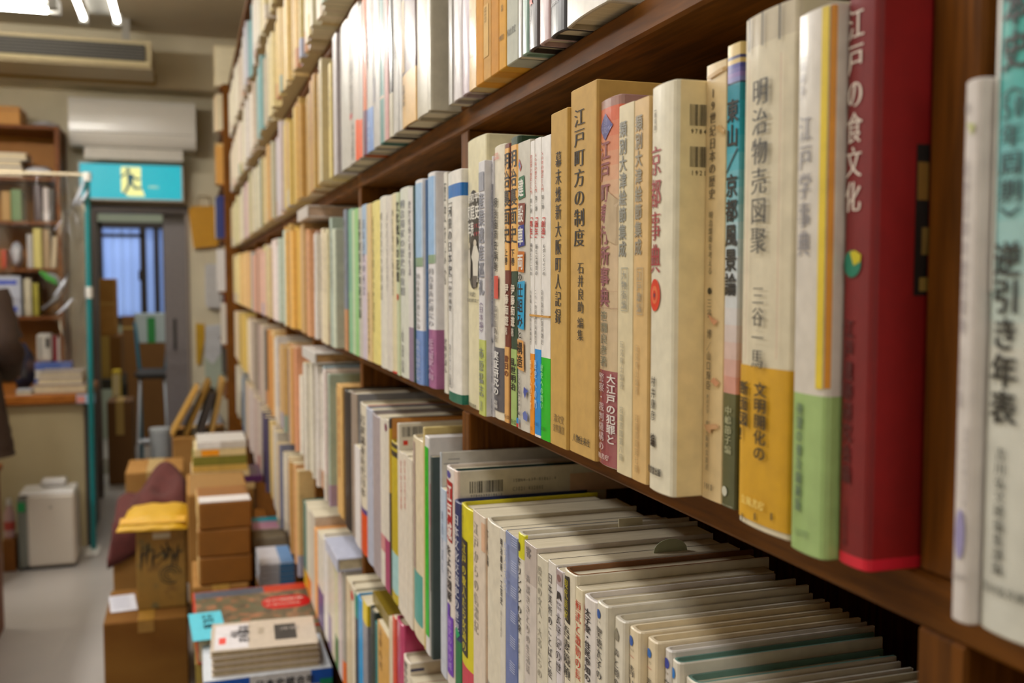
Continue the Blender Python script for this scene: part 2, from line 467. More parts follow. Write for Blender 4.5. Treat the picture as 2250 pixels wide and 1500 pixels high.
def place(row, entries, yref, X=SPINE / S, ch=None, hdef=0.205):
    ch = ch or Chain(row, yref, X * S)
    zb = board_top(row); spots = []
    for i, e in enumerate(entries):
        xl, xr = e['x']; yr = e.get('y', yref)
        if yr is None: yr = ybot(xl, ch.X0 if ch.prev else X * S, zb) + (-4 if row >= 4 else -4)
        spots.append(list(ch.put(xl, xr, e.get('top'), e.get('X'), yr, e.get('reset', False), spots[-1] if spots else None)))
    for e, (Xs, Yn, Yf, top) in zip(entries, spots):
        xl, xr = e['x']
        h = (top - zb) if top else e.get('h', hdef)
        h = max(0.12, min(h, PITCHZ - TH - 0.004))
        D = e.get('D') or min(max(h * 0.7, .11), .155)
        zf = lambda y: at_X(xl, y, Xs).z - zb
        bands = []
        for b in e.get('b', ()):
            a_, c_ = zf(b[1]) / h if b[1] is not None else -.01, zf(b[0]) / h if b[0] is not None else 1.01
            bands.append((max(a_, 0.0), min(c_, 1.0), b[2], b[3] if len(b) > 3 else 'a'))
        txt = []
        for t_ in e.get('t', ()):
            t_ = list(t_); sc = t_[4] if t_[0] in 'vh' else (t_[3] + t_[4]) / 2; pxs = xl + (xr - xl) * sc
            zt = lambda y: min(max(at_X(pxs, y, Xs).z - zb, .0008), h - .0008)
            if t_[0] in 'vh': t_[2], t_[3] = zt(t_[2]), zt(t_[3])
            else: t_[1], t_[2] = zt(t_[1]), zt(t_[2])
            txt.append(t_)
        nt = []
        for t_ in e.get('n', ()):
            t_ = list(t_); k = 1 if t_[0] != 'h' else 2
            f = lambda px, py: at_Y(px, py, Yn)
            t_[k], t_[k + 1], t_[k + 2], t_[k + 3] = f(t_[k], t_[k + 2]).x - Xs, f(t_[k + 1], t_[k + 2]).x - Xs, f(t_[k], t_[k + 3]).z - zb, f(t_[k], t_[k + 2]).z - zb
            if t_[0] == 'h': t_[k + 2], t_[k + 3] = t_[k + 3], t_[k + 2]
            nt.append(t_)
        ob = e.get('obi')
        if ob: ob = (max(zf(ob[1]), .0005), zf(ob[0]), ob[2])
        r = make_book(Xs, Yn, Yf, zb + .0001, h, D, e['c'], e.get('k', 'hard'), bands, e.get('near'), e.get('coat', .25), e.get('r', .45),
                      e.get('pg'), txt, ob, e.get('L'), GR[row], None, False, e.get('tail'), 'book', 'book', nt)
        BOOKS.append(dict(o=r, row=row, Y=(Yn + Yf) / 2, Yn=Yn, Yf=Yf, X=Xs, h=h, D=D, c=e['c'], k=e.get('k', 'hard'), L=e.get('L'), foot=bands[-1][2] if bands and bands[-1][0] < .05 else (ob[2] if ob else None)))
    return ch
def ramp(stops, n):
    """printed colour blend on a cover: stops = [(y, colour)] from top to bottom, as n flat steps"""
    out = []; ys = [s[0] for s in stops]
    for i in range(n):
        y0 = ys[0] + (ys[-1] - ys[0]) * i / n; y1 = ys[0] + (ys[-1] - ys[0]) * (i + 1) / n; ym = (y0 + y1) / 2
        for (a, ca), (b, cb) in zip(stops, stops[1:]):
            if a <= ym <= b:
                f = (ym - a) / (b - a)
                out.append((y0, y1, ''.join('%02X' % round(int(ca[k:k + 2], 16) * (1 - f) + int(cb[k:k + 2], 16) * f) for k in (0, 2, 4))))
                break
    return out
K = '1E1A18'
# ------------------------------------------------------------------ eye-level shelf, the bay in focus
R4 = [
 dict(x=(1024, 1065), X=0.883, top=312, c='E6DFC0', k='hard', r=.35, L='cream hardback with a black oval photo of two standing figures on its spine',
      t=[('o', 417, 635, .0, .86, '1C1A18'), ('h', '昭和平', 424, 446, .36, .74, 'F0EEE6', 'b'), ('h', '家庭史', 448, 484, .38, .8, 'F0EEE6', 'b'), ('h', '年表', 486, 522, .26, .42, 'F0EEE6', 'b'),
         ('h', '1926', 488, 502, .66, .4, 'C04858'), ('h', '1995', 506, 520, .66, .4, 'C04858'),
         ('o', 526, 542, .46, .62, 'D8D0C0'), ('p', 540, 620, .34, .76, 'E2DED2', [(.3, 0), (.7, 0), (1, .3), (.85, .45), (.8, 1), (.25, 1), (.2, .45), (0, .3)]),
         ('o', 533, 547, .16, .28, 'B8B0A0'), ('p', 548, 612, .08, .3, 'C8C2B4', [(.3, 0), (.8, 0), (1, .4), (.9, 1), (.2, 1), (0, .4)]), ('p', 606, 632, .42, .66, '6A6560', [(0, 0), (1, 0), (.8, 1), (.2, 1)]),
         ('h', '下川史', 640, 652, .3, .5, K), ('h', '家庭総合研究会', 655, 664, .34, .6, K), ('r', 659, 660, .66, .98, '8A8478'), ('h', '河出書房新社', 884, 893, .32, .6, K)]),
 dict(x=(1051, 1065), top=357, c='DCDBDD', k='soft', b=[(745, None, 'C4CC82', 's')], L='slim pale grey paperback with grey title and yellow-green foot band',
      t=[('r', 378, 420, .1, .9, '9A9CA6'), ('v', '産業遺産巡礼', 422, 650, .5, .86, '8C8E98', 'b'), ('v', '〈日本編〉', 655, 738, .5, .6, '8A7C90'), ('v', '市原猛志', 762, 872, .5, .72, '7C8088', 'm'), ('v', '弦書房', 880, 902, .5, .4, '90948C')]),
 dict(x=(1065, 1083), X=0.884, top=350, c='DDDCE0', k='soft', L='pale grey paperback with a long dark-grey title panel and small hill drawing',
      t=[('h', '龍谷大学', 362, 371, .55, .6, '90909A'), ('h', 'アジア文化', 374, 382, .55, .7, '90909A'), ('r', 407, 716, .06, .94, '84848E'), ('v', '大谷光瑞の構想と居住空間', 412, 712, .5, .74, 'C8C8D2'),
         ('p', 734, 751, .1, .9, '7A7A84', [(0, 1), (.2, .5), (.4, .3), (.5, 0), (.62, .35), (.8, .55), (1, 1)]), ('v', '三谷真澄', 772, 838, .5, .6, '7C7C88'), ('v', '編', 846, 858, .5, .4, '7C7C88'), ('v', '法蔵館', 872, 906, .5, .55, '7C7C88')]),
 dict(x=(1083, 1107), top=324, c='E6DFCC', k='hard', L='cream hardback with small red print on top and dark grey foot band', b=[],
      obi=(761, 898, '55535A'),
      t=[('h', '近代史', 336, 344, .35, .5, 'C8402C'), ('h', '研究叢書', 345, 352, .35, .6, 'C8402C'), ('v', '明治経済史再考', 434, 597, .26, .48, K, 'b'), ('r', 606, 656, .12, .6, 'CC5548'), ('v', '高村直助著', 670, 752, .32, .36, '403A34'),
         ('v', '実証研究の', 770, 868, .36, .6, 'F0EEEA', 'b'), ('v', '醍醐', 878, 896, .36, .4, 'D8D4CE')]),
 dict(x=(1107, 1120), top=318, c='6A2A1C', k='hard', L='red-brown spine with peach title label, first of the matching red and green pair', near='6A2A1C',
      t=[('r', 326, 594, .06, 1.0, 'E8B878'), ('r', 762, 936, .0, 1.0, 'DDAE76'), ('v', '明治裏面史', 334, 536, .5, .96, K, 'b'), ('v', '上巻', 546, 582, .5, .5, K, 'b'), ('v', '伊藤痴遊', 622, 716, .5, .74, 'EAE0D0', 'b'), ('v', '著', 718, 736, .5, .5, 'EAE0D0'),
         ('v', '昔日の', 780, 828, .55, .7, '6A2A1C', 'b'), ('h', '刊行会', 910, 920, .5, .9, '6A4A2C')]),
 dict(x=(1120, 1137), X=0.883, top=304, c='1C3A26', k='hard', L='dark green spine with peach title label and pale green foot band',
      t=[('r', 319, 596, .03, .97, 'E8B878'), ('r', 767, 948, .0, 1.0, 'A8C080'), ('v', '明治裏面史', 328, 536, .46, .86, K, 'b'), ('v', '下巻', 546, 584, .46, .46, K, 'b'), ('v', '伊藤痴遊', 624, 718, .42, .6, 'EAE0D0', 'b'), ('v', '著', 720, 740, .42, .42, 'EAE0D0'),
         ('v', '乱世明治', 786, 858, .5, .66, K, 'b'), ('h', '刊行会', 920, 932, .5, .8, '4A5A3C')]),
 dict(x=(1137, 1164), top=316, c='D3CFC4', k='soft', r=.35, L='pale spine with title letters on a column of tilted coloured squares',
      t=[('p', 348, 378, .05, .4, 'CC5A50', [(.0, .5), (.3, 0), (.9, .6), (.6, 1), (.3, .7)]), ('p', 354, 372, .1, .34, '5A90C0', [(.0, .4), (.4, 0), (.9, .7), (.5, 1)]),
         ('p', 387, 440, -.02, .66, '1C6A4C', [(0, .06), (.9, 0), (1, .9), (0, 1)]), ('v', '建', 392, 434, .3, .5, 'F2F0EA', 'b'), ('p', 445, 495, -.02, .68, '7A3028', [(0, 0), (1, .06), (.92, 1), (0, .95)]), ('v', '設', 450, 490, .3, .5, 'F2F0EA', 'b'),
         ('p', 494, 544, -.02, .66, '202C88', [(0, .08), (.9, 0), (1, .92), (0, 1)]), ('v', '車', 498, 540, .3, .5, 'F2F0EA', 'b'), ('p', 551, 599, -.02, .66, 'C0703A', [(0, 0), (1, .05), (.94, 1), (0, .94)]), ('v', '両', 556, 594, .3, .5, 'F2F0EA', 'b'),
         ('v', 'の', 600, 618, .28, .44, K, 'b'), ('p', 617, 724, -.02, .7, '2CA4D0', [(0, .03), (1, 0), (.9, 1), (0, .96)]), ('v', '仕組み', 622, 720, .3, .52, K, 'b'), ('v', 'と', 726, 744, .3, .4, K, 'b'),
         ('p', 745, 814, -.02, .66, 'E0AC74', [(0, 0), (.94, .04), (1, 1), (0, .95)]), ('v', '構造', 750, 808, .3, .5, K, 'b'), ('v', 'CDの企画センター編', 818, 912, .22, .26, '3A3632'),
         ('p', 850, 876, .55, .98, '4A5AA8', [(.3, 0), (1, .3), (.7, .5), (.5, 1), (.2, .5)]), ('p', 902, 924, .5, .96, '6A7AB8', [(.2, .3), (.6, 0), (1, .4), (.9, 1), (.3, .9)]), ('r', 918, 930, .05, .24, '4488C8'), ('r', 930, 938, .05, .24, 'C84848')]),
 dict(x=(1164, 1174), top=312, c='F0EDE8', k='soft', L='thin white paperback with an orange lower part, held by a rubber band', b=[(776, 956, 'E89A20')],
      t=[('v', '建設業の歴史と入門', 340, 428, .3, .5, 'B84838'), ('v', '第一部', 436, 468, .3, .5, '504A44'), ('v', '「再生」', 468, 532, .35, .8, 'B83028', 'b'), ('v', '戦争と十二人の', 534, 606, .4, .5, '403A36'), ('v', '木挽職人芝居再生演劇論考', 636, 758, .3, .34, '504A44'), ('v', '歴史入門新書', 790, 900, .35, .5, 'F8E8C0'), ('h', '12', 935, 945, .5, .5, K)]),
 dict(x=(1174, 1188), top=306, c='F0EDE8', k='soft', L='thin white paperback with a blue lower part, held by a rubber band', b=[(766, 952, '2490D8')],
      t=[('v', '50年の歴史と入門', 336, 424, .22, .42, 'B84838'), ('v', '第二部', 430, 464, .3, .4, '504A44'), ('v', '「誕生」', 468, 532, .35, .64, 'B83028', 'b'), ('v', '新たな視覚の', 536, 606, .42, .4, '403A36'), ('v', '二十一世紀現代演劇史考', 636, 758, .3, .28, '504A44'), ('v', '歴史への門', 790, 898, .3, .44, 'C8E4F4'), ('h', 'B2100', 925, 936, .4, .6, '24506C')]),
 dict(x=(1188, 1209), top=303, c='F0EDE8', k='soft', L='white paperback with a bright green lower part, held by a rubber band', b=[(784, 972, '22B830')],
      t=[('v', '50年の歴史と入門', 332, 422, .16, .3, 'B84838'), ('v', '第三部', 428, 460, .22, .3, '504A44'), ('v', '「創造」', 468, 532, .3, .46, 'B83028', 'b'), ('v', 'モダンエイジの', 536, 606, .4, .3, '403A36'), ('v', '近代国民芝居演劇史', 636, 758, .22, .2, '504A44'), ('v', '歴史への問い', 800, 900, .2, .34, 'B0E8B0'), ('h', 'B2100', 935, 948, .35, .5, '185A1C')]),
 dict(x=(1209, 1252), X=0.879, top=252, c='C09E62', k='box', r=.7, coat=0, L='tan card slipcase with one black title column, standing by the rubber-banded trio',
      t=[('v', '幕末維新大阪町人記録', 330, 714, .5, .36, K, 'm'), ('h', '清文堂', 912, 932, .56, .6, '7A6440'), ('h', '史料叢書', 934, 954, .56, .66, '7A6440')]),
 dict(x=(1252, 1309), X=0.886, top=202, c='C3A168', k='box', r=.7, coat=0, L='tall tan card slipcase, thickest of the tan ones, with worn lower corner',
      t=[('v', '江戸町方の制度', 236, 544, .38, .42, '241E16', 'm'), ('v', '石井良助', 574, 690, .45, .24, '2C2418', 'm'), ('v', '編集', 696, 750, .45, .24, '2C2418', 'm'), ('h', '人物往来社', 958, 978, .5, .68, '2C2418')]),
 dict(x=(1312, 1356), top=225, c='D8BFA4', k='hard', r=.2, coat=.8, L='glossy wrapped book, red fading to beige, with mauve foot band', tail='9A5A5C',
      b=[(None, 246, 'B08C86')] + ramp([(246, 'DA7462'), (300, 'E09078'), (380, 'DFB096'), (470, 'DAC2A6'), (810, 'D0BC9E')], 18) + [(810, None, '94525A')],
      near='9A6066',
      t=[('d', 250, 310, .04, .74, '5A5C98'), ('v', '図説', 262, 296, .35, .3, '8C8CBC'), ('v', '江戸町奉行所事典', 308, 676, .36, .56, '98606A', 'b'), ('v', '笹間良彦著', 682, 806, .36, .4, '7C8070'),
         ('p', 420, 540, .4, .98, 'C8B49A', [(0, .6), (.3, 0), (1, .2), (1, 1), (.3, .9)]), ('r', 676, 677.5, .1, .95, 'B89C88'), ('r', 640, 641, .4, .95, 'C0A690'),
         ('v', '大江戸の犯罪と', 822, 978, .74, .36, 'EDE6E2', 'b'), ('v', '警察・裁判機構の', 818, 990, .28, .34, 'D8C8C6', 'm'), ('h', '柏書房', 996, 1010, .4, .6, 'E0D4D0')]),
 dict(x=(1356, 1390), X=0.885, top=236, c='DED2B2', k='soft', L='pale cream spine wrapped in glassine, fainter grey title, beside the tan twin', r=.5,
      t=[('v', '類別大津絵節集成', 266, 566, .34, .5, '909088', 'b'), ('r', 588, 590, .3, .72, 'A8A898'), ('r', 682, 684, .3, .72, 'A8A898'), ('r', 590, 682, .3, .33, 'A8A898'), ('r', 590, 682, .69, .72, 'A8A898'), ('v', '大物街編', 594, 680, .5, .3, '909088'),
         ('v', '玩究隆士編著', 748, 856, .4, .24, 'AEA894'), ('v', '岩叢書籍第八冊', 892, 1014, .4, .26, 'A8A490')]),
 dict(x=(1390, 1423), top=224, c='D8B988', k='soft', L='tan spine wrapped in glassine with grey title, twin of the pale cream one', r=.5,
      t=[('v', '類別大津絵節集成', 252, 562, .36, .5, '9A9484', 'b'), ('r', 588, 590, .3, .72, 'B0A084'), ('r', 690, 692, .3, .72, 'B0A084'), ('r', 590, 690, .3, .33, 'B0A084'), ('r', 590, 690, .69, .72, 'B0A084'), ('v', '江戸歌編', 594, 688, .5, .3, '9A9484'),
         ('v', '玩究隆士編著', 756, 868, .4, .22, 'BCA47C'), ('v', '岩叢書籍第七冊', 910, 1040, .42, .24, 'B89E74')]),
 dict(x=(1423, 1476), X=0.874, top=196, c='E9E3CE', near='EEDDB2', k='hard', r=.35, L='large cream hardback with red title, red target mark and barcodes on its cover', tail='E6DDC4',
      t=[('v', '［新装版］', 234, 302, .26, .14, '6A6458'), ('v', '京都事典', 318, 604, .3, .52, 'A03A42', 'm'), ('o', 613, 684, .08, .56, 'D84A30'), ('o', 628, 668, .17, .47, 'E07A58'), ('o', 638, 660, .24, .40, 'C84230'), ('o', 644, 654, .28, .36, '5A3A50'),
         ('v', '村井康彦', 826, 926, .3, .22, K), ('v', '編', 952, 984, .3, .24, K, 'b'), ('h', '東京堂出版', 1026, 1044, .36, .62, K, 'b')],
      n=[('bar', 1516, 1560, 229, 276, K), ('h', '97844', 1516, 1562, 281, 295, K), ('bar', 1516, 1560, 322, 367, K), ('h', '19210', 1516, 1562, 372, 387, K)]),
 dict(x=(1545, 1590), top=149, c='E3CDA4', k='soft', L='stained peach-cream spine with small title and 1018 at its foot',
      t=[('v', '19世紀日本の歴史', 192, 440, .4, .32, '5A5046'), ('v', '明治維新を考える', 464, 604, .36, .2, '6A6050'), ('o', 632, 647, .26, .44, '1E1A18'), ('v', '三谷 博', 655, 745, .36, .22, '5A5046'), ('v', '／山口輝臣', 750, 858, .36, .22, '5A5046'),
         ('v', '放送大学', 866, 910, .34, .12, '7A7060'), ('v', '教育振興会放送', 924, 1035, .34, .14, '7A7060'), ('h', '1018', 1060, 1080, .42, .44, '5A5046'),
         ('p', 154, 172, .1, 1, 'C8A878', [(0, .6), (.5, .3), (1, 0), (1, .5), (.6, .7), (.1, 1)]), ('p', 276, 300, .55, .98, 'CFAF80', [(0, .2), (.5, 0), (1, .6), (.9, 1), (.4, .4)]), ('p', 690, 715, .3, .8, 'CF9C7C', [(0, 0), (.6, .4), (1, .6), (.7, 1), (.4, .7)]),
         ('p', 830, 850, .5, .9, 'CF9C7C', [(0, .5), (.4, 0), (1, .5), (.7, 1)]), ('p', 930, 955, .2, .9, 'CFA884', [(0, .3), (.9, 0), (1, .3), (.5, .6), (.5, 1), (.2, .8)])]),
 dict(x=(1590, 1620), top=106, c='DFE3E4', k='soft', L='spine printed with cyan sky fading to white and a dark green foot photo', tail='4A4A38',
      b=[(None, 133, 'DCC48C')] + [(133, 140, '3A3A66'), (140, 150, 'DCC48C')] + ramp([(150, '3C4494'), (176, '8E7CB4'), (189, '7A88BC')], 4) + [(189, 193, '2C3A50')] + ramp([(193, '1A8A9C'), (240, '2A9CB4'), (420, '8CC4D0'), (560, 'D4E0E4'), (680, 'E0E2E4'), (770, 'E0C8C0'), (862, 'D4988A')], 18) + ramp([(862, '6A6844'), (920, '54583C'), (1160, '5A5C40')], 6),
      t=[('v', '東山／京都風景論', 218, 652, .5, .86, '2A2A2C', 'b'), ('v', '中嶋節子編', 892, 1000, .5, .5, 'B8B898'), ('o', 1070, 1092, .1, .5, 'D8D8C8'), ('h', '思文閣', 1112, 1128, .5, .8, 'C8C8B4')]),
 dict(x=(1621, 1737), X=0.902, top=50, c='D9D0B8', k='hard', r=.6, coat=.1, L='wide cloth-textured beige book with black title and yellow belly band', tail='C8BCA4',
      b=[(None, 118, 'C9BFA9', 's')], obi=(799, 1131, 'CCA004'),
      t=[('r', 30, 118, .155, .18, '2A2826'), ('r', 15, 103, .44, .465, '2A2826'), ('r', 0, 90, .74, .765, '2A2826'), ('r', 1131, 1147, .155, .18, '2A2826'), ('r', 1131, 1147, .44, .465, '2A2826'), ('r', 1131, 1147, .74, .765, '2A2826'), ('r', 132, 790, .2, .208, 'C8A090'), ('r', 118, 790, .79, .798, 'C8A090'),
         ('v', '明治物売図聚', 170, 560, .44, .32, '2C2A28', 'm'), ('v', '三谷一馬', 626, 812, .46, .24, '3A3632', 'm'), ('v', '文明開化の', 840, 1016, .53, .24, '3A2E10', 'b'), ('v', '断面図！', 836, 972, .18, .22, '3A2E10', 'b'), ('h', '立風書房', 1096, 1118, .4, .5, 'F0DC90')]),
 dict(x=(1738, 1843), X=0.889, top=42, c='DAD4CA', k='hard', r=.35, coat=.6, L='thick book in clear wrap, grey-white above and pale green below', tail='A8C090',
      b=[(860, None, 'A4BE84')],
      t=[('r', -20, 860, .76, .92, 'E4CC60'), ('r', -20, 860, .95, 1.0, 'D89850'), ('v', '［縮刷版］', 110, 236, .24, .2, 'A8A4A4'), ('v', '江戸学事典', 250, 566, .36, .4, '8C8A90', 'm'), ('v', '待望の普及縮刷版', 886, 1130, .34, .2, '6E8470', 'b'), ('h', '弘文堂', 1170, 1190, .45, .4, '8AA078')]),
 dict(x=(1846, 1924), X=0.913, top=-30, c='74121A', near='860C0C', k='hard', r=.62, coat=.05, L='large red hardback with white brush title and green and yellow disc', tail='D03A40',
      b=[(1210, None, 'C83440')],
      t=[('v', '江戸の食文化', 18, 470, .36, .56, 'E8DCD0', 'm'), ('o', 550, 610, .1, .68, '2A7A62'), ('p', 550, 584, .32, .68, 'C8BC40', [(0, .1), (.5, 0), (1, .3), (.95, .75), (.4, 1)]),
         ('v', '江戸遺跡研究会編', 700, 1066, .34, .34, '4C0A12', 'b'), ('v', '吉川弘文館', 1116, 1204, .34, .14, '4C0A12')],
      n=[('r', 2014, 2042, 317, 650, '1A1614'), ('r', 2016, 2040, 356, 440, '8A6A3C'), ('r', 2024, 2040, 500, 560, '8A7448'), ('r', 2018, 2040, 610, 640, '9A8450')]),
 dict(x=(2103, 2158), top=182, reset=True, c='D9D3CE', k='hard', r=.4, yref=640, L='slim greyish-white book standing nearest side of the front upright',
      t=[('v', '図説', 230, 252, .3, .3, 'A8A2A0'), ('p', 270, 300, .3, .7, 'C4C890', [(0, 0), (1, .2), (.7, 1), (.4, .6)]), ('v', '近世日本の歴史事典', 350, 740, .36, .26, 'A29A9E', 'm'), ('v', '入江編', 760, 900, .34, .2, 'B0A8AA'), ('o', 1124, 1236, .3, .75, '9C96BC'), ('h', '岩田書院', 1268, 1282, .5, .7, 'A8A2A0'),
         ('v', '近世資料研究会編', 940, 1120, .7, .16, 'A8A2A0')]),
 dict(x=(2164, 2290), top=-110, c='D6D6CC', k='hard', r=.35, L='big year-table book at the picture edge, teal fading to white, bold black title', X=.9,
      b=[(y0, y1, c_, 's') for y0, y1, c_ in ramp([(-110, '2C9A8C'), (120, '4CA8A0'), (330, '7CBEC0'), (600, 'B8D0CC'), (760, 'D6D6CC')], 16)],
      t=[('r', -110, 640, .0, .14, 'DCDCD4'), ('v', '日本史', -150, 160, .42, .5, '1E2422', 'b'), ('v', '〈', 168, 214, .42, .44, '2A3E40', 'm'), ('h', '50', 200, 272, .42, .46, '2A3E40', 'm'), ('v', '年周期〉', 268, 512, .42, .44, '2A3E40', 'm'), ('v', '逆引き年表', 528, 938, .40, .52, '20201E', 'b'), ('v', '吉川弘文館編集部編', 984, 1272, .4, .2, '44443C', 'm'), ('h', '吉川弘文館', 1296, 1322, .5, .8, '5A5A50')]),
]
R4B = [
 dict(x=(764, 774), top=461, c='8CB894', k='hard', b=[(None, 640, '7CA890')]), dict(x=(774, 780), top=462, c='C0D0B0', k='soft'), dict(x=(780, 787), top=459, c='9CC88C', k='soft'),
 dict(x=(788, 796), top=457, c='C4C0B4', k='soft', t=[('v', '近世貿易史の研究論', 480, 700, .4, .6, '3C3C38', 'b')]),
 dict(x=(796, 806), top=451, c='CFC4CC', k='soft', b=[(None, 560, 'A8BCD0')], t=[('v', '日本近代の社会', 480, 650, .4, .5, '6A6A78')]), dict(x=(806, 816), top=449, c='D8C094', k='soft', t=[('v', '近代日本経済史の論考', 640, 780, .4, .4, '8C7450')]),
 dict(x=(816, 834), top=445, c='E3D694', k='hard', t=[('v', '近世村落構造の史的研究', 474, 730, .24, .3, '8A8258')]),
 dict(x=(833.5, 847), X=0.88, top=434, c='DCD8CC', k='hard', t=[('v', '明治政治史の基礎過程', 466, 660, .34, .4, '84847C')]), dict(x=(847, 859), top=432, c='D6D0C6', k='hard', t=[('v', '日本近代教育思想史', 466, 640, .3, .36, '8C867E')]),
 dict(x=(859, 871), top=427, c='DCD2B2', k='hard', b=[(812, None, 'C03028')], t=[('v', '地方名望家と地域社会', 458, 650, .34, .44, '7C7664')]),
 dict(x=(871, 877), top=424, c='C6CDAE', k='soft', t=[('v', '文化戦争の記憶', 440, 620, .5, 1.0, '24221E', 'b'), ('o', 645, 660, .2, .8, 'B84830')]),
 dict(x=(877, 897), top=416, c='D5D6CA', k='hard', t=[('v', '明治国家の歴史的位相', 438, 650, .36, .6, '84868A', 'm'), ('v', '山田編', 720, 820, .36, .3, '9A9A94')]),
 dict(x=(897, 907.5), top=414, c='DAD6D2', k='soft', b=[(718, None, '8E7C92')], t=[('v', '歴史民俗と民衆生活', 440, 606, .36, .6, '7C7A7C')]),
 dict(x=(907.5, 910.5), top=409, c='2C4640', k='soft'),
 dict(x=(910.5, 926), top=398, c='ECEBEC', k='hard', r=.35, coat=.4, b=[(724, 848, '7894C8')], t=[('r', 403, 566, .0, .98, 'A6C4E0'), ('r', 566, 586, .0, .98, '8CA48A'), ('v', '明治維新史研究の論', 600, 722, .46, .6, 'B0B0B0'), ('v', '新進気鋭歴史家', 744, 836, .46, .7, 'C0CCE4')],
      L='white wrapped book with pale blue top strip and cornflower-blue foot'),
 dict(x=(935, 938), top=395, c='44648C', k='soft'),
 dict(x=(938, 955), top=382, c='ECEBEC', k='hard', r=.35, coat=.4, b=[(722, 852, 'A06890')], t=[('r', 388, 560, .0, .98, '9CBEE2'), ('r', 560, 579, .0, .98, '8CA48A'), ('v', '明治維新史研究の', 588, 718, .5, .75, 'A4A4A8', 'm'), ('v', '近代国家へ向', 744, 834, .5, .7, 'D8B8D0', 'b')],
      L='white wrapped book with pale blue top strip and mauve-purple foot'),
 dict(x=(975, 983), top=380, c='DEDACE', k='soft', t=[('v', '歴史をよむ', 398, 630, .5, .5, K), ('v', '史料が語る', 742, 820, .5, .6, '4A4640')]),
 dict(x=(981, 1010), X=.862, top=381, c='F0EDE6', k='hard', r=.35, b=[(410, 438, '1470B8', 'a'), (856, 886, '0E6A58', 'a')],
      t=[('v', '河童の日本史', 452, 606, .25, .4, '1E1C1A', 'm'), ('v', '中村禎里', 626, 684, .26, .3, '3A3632'), ('r', 446, 447.5, .02, .5, '6A6862'), ('r', 606, 607.5, .02, .5, '6A6862'), ('r', 619, 620.5, .02, .5, '6A6862'), ('r', 446, 850, .48, .5, '8A8880'), ('v', '日本エディタースクール出版部', 756, 846, .26, .2, '2A2826'), ('r', 848, 849, .02, .5, '6A6862')],
      L='white book with blue cap stripe and green foot stripe beside the black oval book'),
]
ch4 = place(4, R4B, 640)
place(4, R4[:21], 640, SPINE / S, ch4)
place(4, R4[21:], 640)
